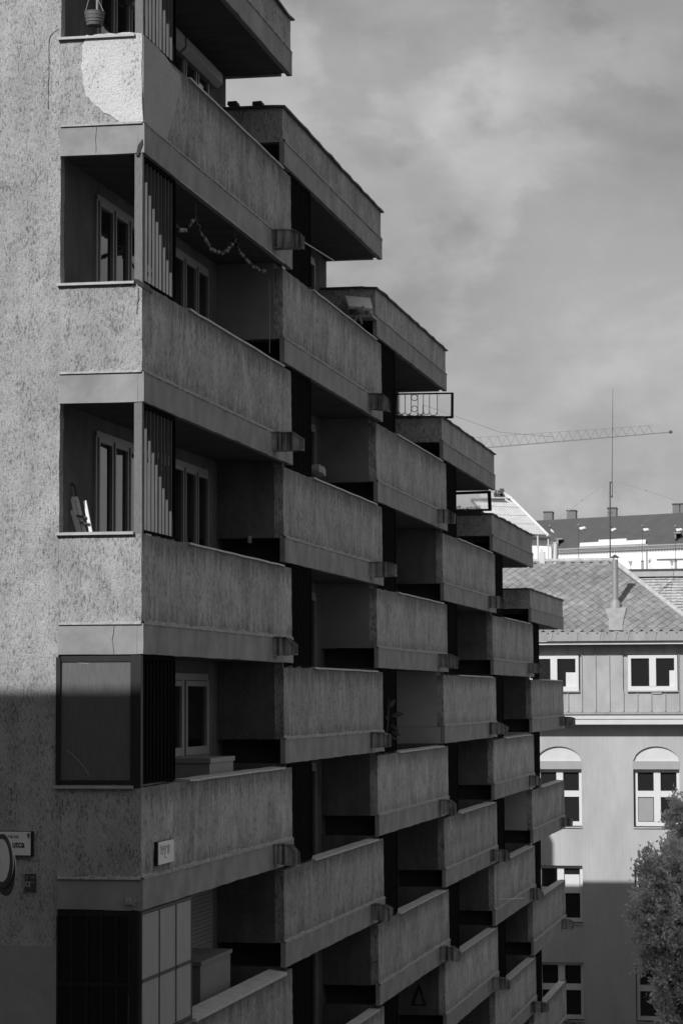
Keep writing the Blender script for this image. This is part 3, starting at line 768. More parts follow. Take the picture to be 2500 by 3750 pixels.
# ------------------------------------------------------------------ palace and glass roof beyond
YP = 600.0
def pal(x, y, dy=0): return at(*c1(x, y), YP + dy)
pb = pal(700, 1500); pc = thing('palace', 'long white palace with dark roof and a white attic on the hill', 'building', (pb.x, pb.y, 0))
def pbuild(mb, n, m, p=None):
    o = mb.build(n, m, p or pc); 
    if not p: o.matrix_parent_inverse = Matrix.Translation((-pb.x, -pb.y, 0))
    return o
M['palroof'] = mat('palace_roof', .085, .8, .08, (.3, .3, .3)); M['palwhite'] = mat('palace_render', .85, .9, .03, (.3, .3, .3))
def dep(x): return 45 - (x - 300) / 1300 * 50       # the palace recedes to the left
PA, PB = at(*c1(250, 1296), YP + dep(250)), at(*c1(1800, 1229), YP + dep(1800)); PM = (PB.x - PA.x) / (PB.y - PA.y)
def pp(x, y, extra=0):            # on the straight palace front, set back by extra
    q = at(*c1(x, y), YP); k = (q.x - CX) / (q.y - CY)
    return at(*c1(x, y), (CX - k * CY - PA.x + PM * (PA.y + extra)) / (PM - k))
mb = MB()
ra, rb, ea, eb = pp(432, 1059, 14), pp(1800, 986, 14), pp(250, 1296), pp(1800, 1228)
rl = pp(338, 1104, 9)
mb.prism([ea, eb, rb, ra, rl], (0, 9, -2)); pbuild(mb, 'roof', M['palroof'])
mb = MB().hexa([*(pp(250, 1340, .5), pp(1800, 1275, .5), pp(1800, 1275, 14), pp(250, 1340, 14)), *(pp(250, 1296, .6), pp(1800, 1229, .6), pp(1800, 1229, 14), pp(250, 1296, 14))])
for i in range(4): pass
lo1, lo2 = pp(250, 1296, .5), pp(1800, 1229, .5)
mb = MB().hexa([(lo1.x, lo1.y, -6), (lo2.x, lo2.y, -6), (lo2.x, lo2.y + 14, -6), (lo1.x, lo1.y + 14, -6), lo1, lo2, lo2 + Vector((0, 14, 0)), lo1 + Vector((0, 14, 0))])
pbuild(mb, 'wall', M['palwhite'])
def strip(y0a, y0b, y1a, y1b, off, thick, xa=250, xb=1800):
    a0, a1, b0_, b1 = pp(xa, y0a, off), pp(xb, y0b, off), pp(xa, y1a, off), pp(xb, y1b, off)
    t = Vector((0, thick, 0)); return MB().hexa([b0_, b1, b1 + t, b0_ + t, a0, a1, a1 + t, a0 + t])
pbuild(strip(1290, 1224, 1300, 1234, -.9, 1.6), 'gutter', M['clad'])
pbuild(strip(1301, 1235, 1310, 1243, -.6, 1.3), 'cornice', M['clad'])
mb = MB(); n = 60
for i in range(n):
    x = 300 + i * 22; yb = 1309 + (1243 - 1309) * (x - 250) / 1550; p = pp(x, yb, -.4); mb.box(p.x - .35, p.x + .35, p.y, p.y + .9, p.z - .5, p.z + .3)
o = pbuild(mb, 'dentils', M['midgrey']); o['kind'] = 'stuff'
mb = MB()
for (xa, xb, ya, yb, yc, yd) in ((778, 922, 1230, 1222, 1258, 1252), (922, 1135, 1206, 1196, 1252, 1243), (1135, 1282, 1212, 1204, 1243, 1236)):
    p = [pp(xa, yc, -.3), pp(xb, yd, -.3)]; q = [pp(xa, ya, -.3), pp(xb, yb, -.3)]; t = Vector((0, 1.2, 0))
    mb.hexa([p[0], p[1], p[1] + t, p[0] + t, q[0], q[1], q[1] + t, q[0] + t])
pbuild(mb, 'attic', M['palwhite'])
mb = MB(); p = [pp(770, 1283, -.5), pp(1285, 1262, -.5), pp(1300, 1238, 0), pp(775, 1258, 0)]; mb.prism(p, (0, .6, 0)); pbuild(mb, 'attic_base', M['clad'])
for i, (x0, x1, yt, yb) in enumerate(((500, 565, 996, 1066), (678, 745, 985, 1058), (990, 1057, 965, 1042), (1488, 1542, 936, 1016), (1550, 1620, 932, 1012))):
    a0, a1 = pp(x0, yb, 14), pp(x1 - (x1 - x0) * .10, yt - 14, 14); w = a1.x - a0.x
    mb = MB().box(a0.x, a1.x, a0.y, a0.y + 4.5, a0.z - .6, a1.z - .35)
    ch = pbuild(mb, 'chimney', M['cabinet']); MB().box(a0.x - .1, a1.x + .1, a0.y - .1, a0.y + 4.6, a1.z - .35, a1.z).build('chimney_cap', M['dull'], ch)
for x, yt, yb in ((600, 1192, 1240), (1505, 1145, 1198)):
    a0, a1 = pp(x, yb, -.2), pp(x + 35, yt, -.2)
    mb = MB().box(a0.x, a1.x - .9, a0.y, a0.y + 4, a0.z, a1.z - .3)
    dm_ = pbuild(mb, 'dormer', M['clad']); MB().box(a0.x - .2, a1.x + .2, a0.y - .2, a0.y + 4, a1.z - .3, a1.z).build('dormer_roof', M['gutter'], dm_)
def pwin(xa, xb, yt, yb, ped):
    a0, a1 = pp(xa, yb, 0), pp(xb, yt, 0); cx = (a0.x + a1.x) / 2; hw = (a1.x - a0.x) / 2; y = a0.y - .15
    mb = MB().box(cx - hw * .62, cx + hw * .62, y, y + .3, a0.z, a1.z - .9)
    w = pbuild(mb, 'window', M['clad'])
    for s in (-1, 1): MB().box(cx + s * hw * .28 - hw * .2, cx + s * hw * .28 + hw * .2, y - .06, y, a0.z + .5, a1.z - 1.5).build('pane', M['palwhite'], w)
    if ped: mb = MB().prism([(cx - hw * 1.1, y - .3, a1.z - 1.0), (cx + hw * 1.1, y - .3, a1.z - 1.0), (cx, y - .3, a1.z)], (0, .35, 0)); mb = mb.build('pediment', M['clad'], w); MB().prism([(cx - hw * .5, y - .36, a1.z - .85), (cx + hw * .5, y - .36, a1.z - .85), (cx, y - .36, a1.z - .35)], (0, .05, 0)).build('tympanum', M['palwhite'], w)
    else: MB().box(cx - hw * 1.0, cx + hw * 1.0, y - .4, y + .1, a1.z - .45, a1.z - .1).build('lintel', M['midgrey'], w); MB().box(cx - hw * .75, cx + hw * .75, y - .3, y + .1, a1.z - 1.0, a1.z - .45).build('frieze', M['clad'], w)
pwin(1152, 1214, 1362, 1440, False); pwin(1300, 1368, 1332, 1432, True); pwin(1468, 1530, 1358, 1432, False)
pbuild(strip(1351, 1343, 1356, 1349, -.1, .6, 1365, 1800), 'string_course', M['clad'])
p = pp(1287, 1300, -.2); pbuild(MB().tube([(p.x, p.y, p.z - 6), (p.x, p.y, p.z + .5)], .12, 6), 'downpipe', M['midgrey'])
# flagpoles
fm_w = mat('flag_cloth', .8, .9, .05); fm_d = mat('flag_dark_cloth', .1, .9, .05)
for i, (x, yt, yb, fx_, drop, lab) in enumerate(((547, 1096, 1356, 34, 44, 'drooping flag on leftmost pole in front of dark palace roof'), (768, 1090, 1356, 56, 12, 'waving flag on pole left of the white attic'), (1012, 1104, 1340, 44, 6, 'waving flag half hidden behind the antenna mast'), (1257, 1098, 1428, 50, 18, 'waving flag on pole at right end of the white attic'), (1508, 1100, 1425, 54, 16, 'waving flag on rightmost pole in front of a dormer'))):
    a, b_ = pal(x, yb, -18), pal(x, yt, -18); t = thing('flagpole', lab, 'flag', a, 'flags in front of the palace'); d = b_ - a
    MB().tube([(0, 0, -6), d], [.09, .05], 6).build('pole', M['dull'], t); MB().sphere(d, .16, 6, 4).build('finial', M['coping'], t)
    e = pal(x + fx_, yt, -18).x - a.x; u1 = pal(x, yt, -18).z - pal(x, yt + 1, -18).z
    for nm, m_, o0, o1 in (('flag_edge', fm_d, 4, 13), ('flag', fm_w, 13, 34), ('flag_hem', fm_d, 34, 44)):
        mb = MB(); n = 8; prev = None
        for k in range(n + 1):
            u = k / n; dz = -drop * u1 * u - 3 * u1 * math.sin(u * 6); yy = .5 * math.sin(u * 6); xx = e * u; f = 1 - .35 * u
            c = [(d.x + xx, d.y + yy, d.z - o0 * u1 * f + dz), (d.x + xx, d.y + yy, d.z - o1 * u1 * f + dz)]
            if prev: mb.prism([prev[0], c[0], c[1], prev[1]], (0, .03, 0))
            prev = c
        mb.build(nm, m_, t)
for x in (1257, 1512):
    a = pal(x, 1428, -19); t = thing('roof_chimney', 'narrow dark stack at foot of flagpole, ' + ('left of the pedimented window' if x < 1300 else 'at the right picture edge'), 'chimney', a)
    q = pal(x + 8, 1372, -19) - a; MB().box(-q.x, q.x, 0, 1, -8, q.z).build('stack', M['midgrey'], t); MB().box(-q.x * 1.1, q.x * 1.1, -.1, 1.1, q.z, q.z + .2).build('cap', M['dull'], t)
# glass roofed hall to the left
YG = 420.0
def gp(x, y, dy=0): return at((1700 + x / 5.2267) * .6272, (1750 + y / 5.2267) * .6272, YG + dy)
M['ribs'] = mat('roof_rib_metal', .62, .4, .1, (.6, .6, .6), spec=.5); M['roofglass'] = mat('roof_glazing', .10, .3, .15, (.4, .4, .4), spec=.5)
gc = gp(700, 1100); gh = thing('glass_hall', 'hall with steep ribbed glass roof left of the dark palace roof', 'building', (gc.x, gc.y, 0))
def gb(mb, n, m, p=None):
    o = mb.build(n, m, p or gh)
    if not p: o.matrix_parent_inverse = Matrix.Translation((-gc.x, -gc.y, 0))
    return o
def gq(u, v):     # u across 0..1 left-right at the top, v down the slope 0..1
    return gp(300 + 620 * u + 620 * v, 400 + 20 * u + 620 * v * (1 - .0 * u), 12 - 12 * v)
mb = MB().prism([gq(-.3, 0), gq(1, 0), gq(1, 1.15), gq(-.3, 1.15)], (0, 1.5, -.5)); gr = gb(mb, 'roof', M['roofglass'])
sk = MB().prism([gp(300, 285, 13), gp(740, 285, 13), gp(920, 396, 12), gp(300, 390, 12)], (0, 1.5, -.3)); gb(sk, 'ridge_cladding', M['clad'])
rowsv = ((.13, .26), (.275, .52), (.535, .78), (.795, 1.1))
for i in range(17):
    u = -.28 + i * .077
    for v0, v1 in rowsv:
        a, b_ = gq(u, v0), gq(u, v1); MB().bar(a + Vector((0, -.25, .1)), b_ + Vector((0, -.25, .1)), .21, .3, (0, -1, 0)).build('rib', M['ribs'], gr)
mb = MB().bar(gq(1, -.02), gq(1, 1.12), .5, .5, (0, -1, 0)); mb.bar(gp(740, 280, 13), gp(920, 398, 12), .4); mb.bar(gq(.78, 0), gq(.86, .14), .3); gb(mb, 'hip_rib', M['ribs'])
mb = MB()
for x in (600, 650, 700, 735): mb.bar(gp(x, 290, 13), gp(x + 10, 235, 13), .3)
mb.bar(gp(680, 243, 13), gp(752, 243, 13), .7); mb.bar(gp(560, 285, 12.5), gp(745, 345, 12.5), .25)
for x in (580, 620, 670, 700, 725): mb.bar(gp(x, 300, 12.4), gp(x + 20, 355, 12.4), .5)
gb(mb, 'roof_walkway', M['dull'])
q0, q1 = gq(-.3, 1.15), gq(1, 1.15); gb(MB().box(q0.x, q1.x, q1.y + 2, q1.y + 14, -6, q1.z - .5), 'wall', M['palwhite'])

# ------------------------------------------------------------------ crane
YC = 700.0
def cp(x, y): return at(*c1(x, y), YC)
ca, cb = cp(-420, 541), cp(1478, 381)
cr = thing('tower_crane', 'distant tower crane with long pale lattice jib across the sky', 'crane', (ca.x, ca.y, -6))
M['crane'] = mat('crane_paint', .18, .6, .05); off = Vector((-ca.x, -ca.y, 6))
ax = (cb - ca); n = 28; mb = MB(); mc = MB(); mt = MB(); ml = MB()
for i in range(n):
    p, q = ca + ax * (i / n), ca + ax * ((i + 1) / n); h1 = 3.4 - 1.1 * i / n; h2 = 3.4 - 1.1 * (i + 1) / n
    if i < n - 2: mt.bar(p + Vector((0, 0, h1)) + off, q + Vector((0, 0, h2)) + off, .09)
    mb.bar(p + Vector((0, -.7, 0)) + off, q + Vector((0, -.7, 0)) + off, .14); mc.bar(p + Vector((0, .7, 0)) + off, q + Vector((0, .7, 0)) + off, .14)
    if i < n - 2: ml.bar(p + Vector((0, -.7, 0)) + off, (p + q) / 2 + Vector((0, 0, h1)) + off, .06); ml.bar((p + q) / 2 + Vector((0, 0, h1)) + off, q + Vector((0, .7, 0)) + off, .08)
mb.build('jib_chord', M['crane'], cr); mc.build('jib_chord', M['crane'], cr); mt.build('top_chord', M['crane'], cr); ml.build('lattice', M['crane'], cr)
p = cb + off; MB().box(p.x - .6, p.x + .3, p.y - .6, p.y + .6, p.z - .3, p.z + .4).build('jib_tip', M['dull'], cr)
tp_ = ca + Vector((0, 0, 14)) + off
mb = MB().tube([tp_, cp(170, 382) + off, cp(575, 418) + off], .07, 5); mb.build('tie_rod', M['crane'], cr)
mb = MB()
for sx in (-.9, .9):
    for sy in (-.9, .9): mb.bar((sx, sy, 0), (sx, sy, ca.z + 6), .25); mb.bar((sx, sy, ca.z + 6), (0, 0, ca.z + 20), .2)
for i in range(int((ca.z + 6) / 1.8)):
    z = i * 1.8
    for (s, t) in (((-.9, -.9), (.9, -.9)), ((.9, -.9), (.9, .9)), ((.9, .9), (-.9, .9)), ((-.9, .9), (-.9, -.9))): mb.bar((s[0], s[1], z), (t[0], t[1], z + 1.8), .12)
mb.build('tower', M['crane'], cr)
mb = MB(); bx = -ax.normalized() * 14; mb.bar((0, -.7, ca.z + 6), Vector((0, -.7, ca.z + 6)) + bx, .3); mb.bar((0, .7, ca.z + 6), Vector((0, .7, ca.z + 6)) + bx, .3); q = Vector((0, 0, ca.z + 5)) + bx; mb.box(q.x, q.x + 3, -1, 1, q.z - 2, q.z + 1)
mb.build('counter_jib', M['crane'], cr)

# ------------------------------------------------------------------ trees in front of the far house
fol, nd, lk, b = base_mat('foliage', .6, .25)
v = mrange(nd, lk, pos_noise(nd, lk, (2.6, 2.6, 2.6), 4), .3, .7, .50, 1.55)
lk.new(mmath(nd, lk, 'MULTIPLY', v, .44), b.inputs['Base Color']); b.inputs['Transmission Weight'].default_value = 0
tr = nd.new('ShaderNodeBsdfTranslucent'); tr.inputs['Color'].default_value = grey(.20); mx = nd.new('ShaderNodeAddShader')
lk.new(b.outputs[0], mx.inputs[0]); lk.new(tr.outputs[0], mx.inputs[1]); lk.new(mx.outputs[0], nd['Material Output'].inputs[0]); M['leaf'] = fol
M['bark'] = mat('bark', .09, .95, .3, (8, 8, 2), bmp=.01)
def tree(label, base, ztop, blobs, nleaf, seed, size):
    rn = random.Random(seed); t = thing('leafy_tree', label, 'tree', base, 'trees in front of the far house')
    tr = MB(); h = ztop - base[2]; tr.tube([(0, 0, -.3), (.05, 0, h * .3), (-.05, .1, h * .65), (.0, 0, h * .9)], [.22, .17, .10, .03], 8)
    for c, r in blobs:
        z0 = max(.2, min(h * .8, c[2] - r * .8)); tr.tube([(0, 0, z0 * .75), (c[0] * .5, c[1] * .5, z0), (c[0], c[1], c[2])], [.07, .045, .015], 6)
    tr.build('trunk', M['bark'], t)
    mb = MB(); tot = sum(r ** 2.2 for c, r in blobs)
    for c, r in blobs:
        c = Vector(c); n = int(nleaf * r ** 2.2 / tot); ncl = max(5, n // 44)
        for _ in range(ncl):
            d = Vector((rn.gauss(0, 1), rn.gauss(0, 1), rn.gauss(0, 1))).normalized(); cc = c + d * r * (rn.uniform(.35, 1.02) if rn.random() < .8 else rn.uniform(1.0, 1.32))
            dirn = (d + Vector((0, 0, .35)) + Vector((rn.gauss(0, .4), rn.gauss(0, .4), rn.gauss(0, .4)))).normalized()
            for k in range(44):
                f = k / 44; p = cc + dirn * (f - .4) * size * 2.6 + Vector((rn.gauss(0, 1), rn.gauss(0, 1), rn.gauss(0, 1))) * size * .62
                a = (dirn + Vector((rn.gauss(0, .6), rn.gauss(0, .6), rn.gauss(0, .6)))).normalized(); u = a.cross(Vector((rn.gauss(0, 1), rn.gauss(0, 1), rn.gauss(0, 1)))).normalized()
                l = size * rn.uniform(.7, 1.35); w = l * .27
                mb.face(p, p + a * l * .45 + u * w, p + a * l, p + a * l * .45 - u * w)
    mb.build('crown', M['leaf'], t)
    return t
YT = 50.0
def blob(x, y, r, dy, o): p = at(x, y, YT + dy); return ((p.x - o[0], p.y - o[1], p.z - o[2]), r)
o1 = (at(1560, 1900, YT).x, YT, gz(YT)); 
tree('bushy tree with ragged crown at lower right, before house windows', o1, at(1500, 1945, YT).z,
     [blob(x, y, r, dy, o1) for x, y, r, dy in ((1490, 2010, .30, -.2), (1478, 2075, .30, 0), (1475, 2130, .36, -.2), (1485, 2215, .34, -.2), (1512, 1985, .42, 0), (1548, 1975, .55, .4), (1500, 2040, .42, -.3), (1545, 2050, .7, 0), (1500, 2105, .48, -.2), (1530, 2130, .6, -.6), (1512, 2180, .5, -.1), (1550, 2190, .7, 0), (1530, 2240, .5, -.3), (1560, 2270, .6, .2), (1540, 2320, .42, -.1), (1575, 2340, .6, .1), (1590, 2100, .9, .3), (1600, 2250, .9, .3), (1550, 2390, .5, 0), (1600, 2420, .8, 0), (1580, 2500, .9, 0))], 40000, 4, .125)
o2 = (at(1620, 1900, YT + 2).x, YT + 2, gz(YT))
tree('taller tree at the right picture edge whose top reaches the window', o2, at(1600, 1800, YT + 2).z,
     [blob(x, y, r, dy, o2) for x, y, r, dy in ((1560, 1850, .36, 2), (1556, 1900, .42, 2), (1582, 1860, .5, 2.2), (1575, 1930, .55, 2), (1610, 1900, .8, 2.2), (1640, 1980, 1.0, 2), (1650, 2150, 1.1, 2), (1650, 2350, 1.1, 2))], 20000, 9, .125)

# ------------------------------------------------------------------ neighbours and an added block, outside the picture, that shade the street
nb = thing('corner_house', 'flat roofed house across the side street, behind the viewer', 'building', (-14, -18, 0))
brick = mat('dark_brick', .16, .9, .2)
o = MB().box(-48, -3.4, -26, -12, -.2, 15.9).build('wall', brick, nb); o.matrix_parent_inverse = Matrix.Translation((14, 18, 0))
o = MB().box(-48.1, -3.3, -26, -11.9, 15.9, 16.27).build('roof', M['roofcore'], nb); o.matrix_parent_inverse = Matrix.Translation((14, 18, 0))
vh = thing('sky_block', 'added unseen tall block behind the viewer, cutting front sky light', 'building', (14, -34, 0))  # added out of view to hold back sky light from the front
o = MB().box(-1.5, 34, -44, -29.2, -.2, 21).build('wall', brick, vh); o.matrix_parent_inverse = Matrix.Translation((-14, 34, 0))
o = MB().box(-1.8, 34.3, -44.3, -29.0, 21.01, 21.4).build('roof', M['roofcore'], vh); o.matrix_parent_inverse = Matrix.Translation((-14, 34, 0))
for i in range(9):
    for z in (2, 5.2, 8.4, 11.6, 14.8, 18):
        o = MB().box(i * 3.8, i * 3.8 + 1.3, -29.25, -29.15, z, z + 1.7).build('window', M['glass_far'], vh); o.matrix_parent_inverse = Matrix.Translation((-14, 34, 0))
ob = thing('row_house', 'plain rendered row of houses across the street, right of the picture', 'building', (19, 10, 0))
o = MB().box(14, 25, -12, 52, -7, 3.0).build('wall', M['farwall'], ob); o.matrix_parent_inverse = Matrix.Translation((-19, -10, 0))
o = MB().prism([(13.6, -12, 3.0), (25.4, -12, 3.0), (19.5, -12, 6.2)], (0, 64, 0)).build('roof', M['palroof'], ob); o.matrix_parent_inverse = Matrix.Translation((-19, -10, 0))
for i in range(16):
    for z in (-1.5, 1.4):
        o = MB().box(13.93, 14.02, -10 + i * 3.9, -8.7 + i * 3.9, z - .8, z + .8).build('window', M['glass_far'], ob); o.matrix_parent_inverse = Matrix.Translation((-19, -10, 0))

# ------------------------------------------------------------------ things on the balconies
def onX(x, y, X):
    lo, hi = -20.0, 80.0
    for _ in range(60):
        mid = (lo + hi) / 2
        if at(x, y, mid).x > X: lo = mid
        else: hi = mid
    return at(x, y, lo)
# hanging bucket
p = at(217, 58, .25); t = thing('flower_bucket', 'ribbed plastic flower bucket on the top left sill', 'flower pot', p)
MB().tube([(0, 0, 0), (0, 0, .02), (0, 0, .15), (0, 0, .152)], [.088, .095, .118, .118], 16).build('pot', M['pot'], t, True)
mb = MB()
for q in (.04, .075, .115, .147): mb.tube([(0, 0, q), (0, 0, q + .008)], .1 + q * .14, 16)
mb.build('rib_ring', M['pot'], t)
mb = MB().tube([(-.115, 0, .14), (-.03, 0, .45)], .004, 5); mb.tube([(.115, 0, .14), (-.03, 0, .45)], .004, 5); mb.tube([(.03, 0, .1), (.028, 0, .9)], .012, 6); mb.build('hanger', M['midgrey'], t)
# step ladder
z4 = top(4); t = thing('step_ladder', 'folded aluminium step ladder leaning in the shaded loggia corner', 'ladder', (-.72, .45, z4 - 1.1))
def lp(x, y): return at(x, y, .45) - Vector((-.72, .45, z4 - 1.1))
for a, b_ in (((166, 1145), (182, 1215)), ((176, 1145), (192, 1215)), ((195, 1150), (206, 1207))):
    q, w = lp(*a), lp(*b_); d = (w - q); MB().bar(q, q + d * 3.6, .036, .03, (0, 1, 0)).build('rail', M['white'], t)
for a, b_ in (((164, 1172), (176, 1212)),):
    q, w = lp(*a), lp(*b_); MB().bar(q, q + (w - q) * 4.5, .028, .02, (0, 1, 0)).build('strut', M['white'], t)
mb = MB().tube([lp(164, 1150), lp(161, 1122), lp(163, 1113), lp(167, 1110), lp(172, 1116), lp(178, 1146)], .014, 6); mb.build('handle', M['dull'], t)
MB().bar(lp(165, 1146), lp(179, 1146), .05, .04, (0, 1, 0)).build('top_cap', M['white'], t)
mb = MB()
for yy, xa, xb in ((1185, 178, 200), (1200, 185, 207)): mb.bar(lp(xa, yy), lp(xb, yy + 4), .02, .08, (0, 1, 0))
mb.build('step', M['dull'], t)
# storage boxes
def crate(name, label, cat, y0, y1, x0, x1, z0, z1, m, lid):
    t = thing(name, label, cat, ((x0 + x1) / 2, (y0 + y1) / 2, z0)); hx, hy = (x1 - x0) / 2, (y1 - y0) / 2
    MB().hexa([(-hx, -hy, 0), (hx, -hy, 0), (hx, hy, 0), (-hx, hy, 0), (-hx * 1.02, -hy * 1.02, z1 - z0), (hx * 1.02, -hy * 1.02, z1 - z0), (hx * 1.02, hy * 1.02, z1 - z0), (-hx * 1.02, hy * 1.02, z1 - z0)]).build('body', m, t)
    MB().hexa([(-hx * 1.1, -hy * 1.06, z1 - z0), (hx * 1.1, -hy * 1.06, z1 - z0), (hx * 1.1, hy * 1.06, z1 - z0), (-hx * 1.1, hy * 1.06, z1 - z0), (-hx * 1.1, -hy * 1.06, z1 - z0 + lid), (hx * 1.1, -hy * 1.06, z1 - z0 + lid), (hx * 1.1, hy * 1.06, z1 - z0 + lid), (-hx * 1.1, hy * 1.06, z1 - z0 + lid)]).build('lid', m, t)
    return t
z6 = top(6)
crate('storage_box', 'pale lidded storage box below the balcony door, above coping', 'storage box', 4.6, 5.9, -.82, -.35, z6 - 1.1, z6 + .12, M['storage'], .06)
z8 = top(8)
crate('storage_box', 'dull grey storage cabinet beneath the roller shutter', 'storage box', 4.0, 5.6, -.80, -.32, z8 - 1.1, z8 + .42, M['cabinet'], .05)
# garland of paper balls
t = thing('ball_garland', 'garland of light and dark balls strung under the loggia ceiling', 'garland', (-.13, 4, top(0) - PH))
def gl(x, y): return onX(x, y, -.13) - Vector((-.13, 4, top(0) - PH))
lo = [M['storage'], M['dull'], M['cabinet'], M['midgrey'], M['pot'], M['black']]
path = [((400, 518), (413, 527), (425, 527), (436, 518), (441, 507), (450, 506)), ((450, 506), (457, 519), (462, 537), (471, 552), (483, 571), (496, 579), (510, 582), (521, 574), (532, 562), (540, 550)), ((540, 550), (548, 571), (557, 588), (570, 602), (583, 613), (598, 621), (611, 622))]
cordp = []
for seg in path:
    pts = [gl(*p) for p in seg]; cordp += pts; dl = 0
    for a, b_ in zip(pts, pts[1:]):
        ln = (b_ - a).length; n = max(1, int(ln / .085))
        for i in range(n): MB().sphere(a.lerp(b_, i / n) + Vector((0, 0, random.uniform(-.012, .012))), random.uniform(.022, .031), 10, 6).build('ball', random.choice(lo), t, True)
MB().tube(cordp, .004, 5).build('cord', M['midgrey'], t)
q0 = gl(450, 506); q1 = gl(540, 550); mb = MB().tube([q0, q0 + Vector((0, 0, .25))], .003, 5); mb.tube([q1, q1 + Vector((0, 0, .12))], .003, 5); mb.build('hanging_string', M['midgrey'], t)
# cord and rods
a, b_ = onX(618, 645, -.12), onX(619, 810, -.12)
tag(MB().tube([a, b_], .006, 6).build('hanging_cord', M['midgrey']), 'thin pale cord hanging beside the loggia partition below the garland', 'cord')
a = Vector((.30, L - .66, top(0) - PH + .26)); b_ = onX(766, 598, .35)
tag(MB().tube([a, b_], .009, 6).build('thin_rod', M['coping']), 'long thin rod sticking out from the uppermost torn rain spout', 'rod')
a, b_ = onX(1145, 2067, .06), onX(1203, 2064, .22)
tag(MB().tube([a, b_], .012, 6).build('thin_rod', M['coping']), 'thin horizontal rod fixed above the band of a far low balcony', 'rod')
# tilted panel with jars
Yb = 2 * L - .25
pa = [at(x, y, Yb - d) for x, y, d in ((792, 678, -.1), (850, 684, -.1), (856, 708, .25), (800, 702, .25))]
c = sum(pa, Vector()) / 4
t = thing('tilted_panel', 'white tilted panel propped on a stand on the top balcony', 'panel', (c.x, c.y, c.z - .25))
oo = Vector((c.x, c.y, c.z - .25))
nrm = (pa[1] - pa[0]).cross(pa[3] - pa[0]).normalized()
MB().prism([p - oo for p in pa], nrm * .05).build('panel', M['white'], t)
q = (pa[2] + pa[3]) / 2 - oo
mb = MB().bar(q + Vector((-.05, 0, 0)), (q.x + .02, q.y, -.15), .03); mb.bar(q + Vector((.05, 0, .02)), (q.x - .12, q.y, -.12), .03); mb.build('stand', M['midgrey'], t)
for i, (x, lab) in enumerate(((815, 'round grey pot under the tilted white panel'), (847, 'pale jar under right corner of the tilted white panel'))):
    p = at(x, 724, Yb); r = .09 if i == 0 else .06
    t = thing('small_pot', lab, 'pot', p); MB().tube([(0, 0, 0), (0, 0, .02), (0, 0, .11), (0, 0, .15)], [r * .8, r, r, r * .7], 12).build('body', M['midgrey'] if i == 0 else M['sill'], t, True); MB().tube([(0, 0, .15), (0, 0, .165)], r * .75, 12).build('rim', M['dull'], t)
# shelf the panel stands on
tag(MB().box(at(795, 726, Yb).x, at(860, 726, Yb).x, Yb - .2, 2 * L - .02, at(830, 728, Yb).z - .03, at(830, 726, Yb).z).build('wall_shelf', M['midgrey']), 'narrow shelf on the roof parapet under tilted panel', 'shelf')
# ornamental railing with glazed frame at an open loggia end
Yg = 3 * L + .2
def rg(x, y): return at(x, y, Yg)
g0 = rg(910, 958); t = thing('ornamental_railing', 'black iron railing with rings and scrolls beside a framed glass pane', 'railing', g0)
def rp_(x, y): return rg(x, y) - g0
mb = MB().bar(rp_(908, 960), rp_(1041, 958), .045); mb.bar(rp_(910, 905), rp_(1041, 903), .03); mb.bar(rp_(910, 905), rp_(908, 960), .03); mb.bar(rp_(1038.5, 903), rp_(1038, 959), .05); mb.build('frame', M['black'], t)
for x in (917, 930, 944, 959, 972, 986, 1004):
    MB().tube([rp_(x, 905), rp_(x, 952 if x == 1004 else 946)], .0075, 6).build('bar', M['black'], t)
def ring(cx, cy, r, a0=0, a1=360): return [rp_(cx + r * math.cos(R(a)), cy - r * math.sin(R(a))) for a in [a0 + (a1 - a0) * i / 20 for i in range(21)]]
for cy in (913, 939): MB().tube(ring(951.5, cy, 7), .0075, 6, False).build('ring', M['black'], t)
for x0, x1 in ((910, 917), (917, 930), (930, 944), (959, 972), (972, 986), (986, 1004)):
    MB().tube(ring((x0 + x1) / 2, 945, (x1 - x0) / 2, 180, 360), .0075, 6, False).build('scroll', M['black'], t)
gp_m, nd, lk, b = base_mat('clear_pane', .05, .5); b.inputs['Transmission Weight'].default_value = 1; b.inputs['IOR'].default_value = 1.1; b.inputs['Base Color'].default_value = grey(.92)
p0_, p1_ = rp_(1006, 957), rp_(1037, 905); MB().box(p0_.x, p1_.x, .0, .006, p0_.z, p1_.z).build('pane', gp_m, t)
for i, x in enumerate((922, 944, 965)):
    p = rg(x, 958); tt = thing('potted_plant', ('low dark plant, left of three below the railing', 'low dark plant, middle of three below the railing', 'low dark plant, right of three below the railing')[i], 'plant', p + Vector((0, -.15, -.05)), 'plants below the iron railing')
    MB().tube([(0, 0, 0), (0, 0, .06)], [.08, .1], 10).build('pot', M['dull'], tt)
    mb = MB()
    for k in range(26):
        a = random.uniform(0, 6.28); d = Vector((math.cos(a), math.sin(a) * .6, random.uniform(.1, .5))).normalized(); u = d.cross(Vector((0, 0, 1))).normalized() * .012; s = Vector((0, 0, .05)); l = random.uniform(.06, .15)
        mb.face(s, s + d * l * .5 + u, s + d * l, s + d * l * .5 - u)
    mb.build('leaves', M['leaf'], tt)
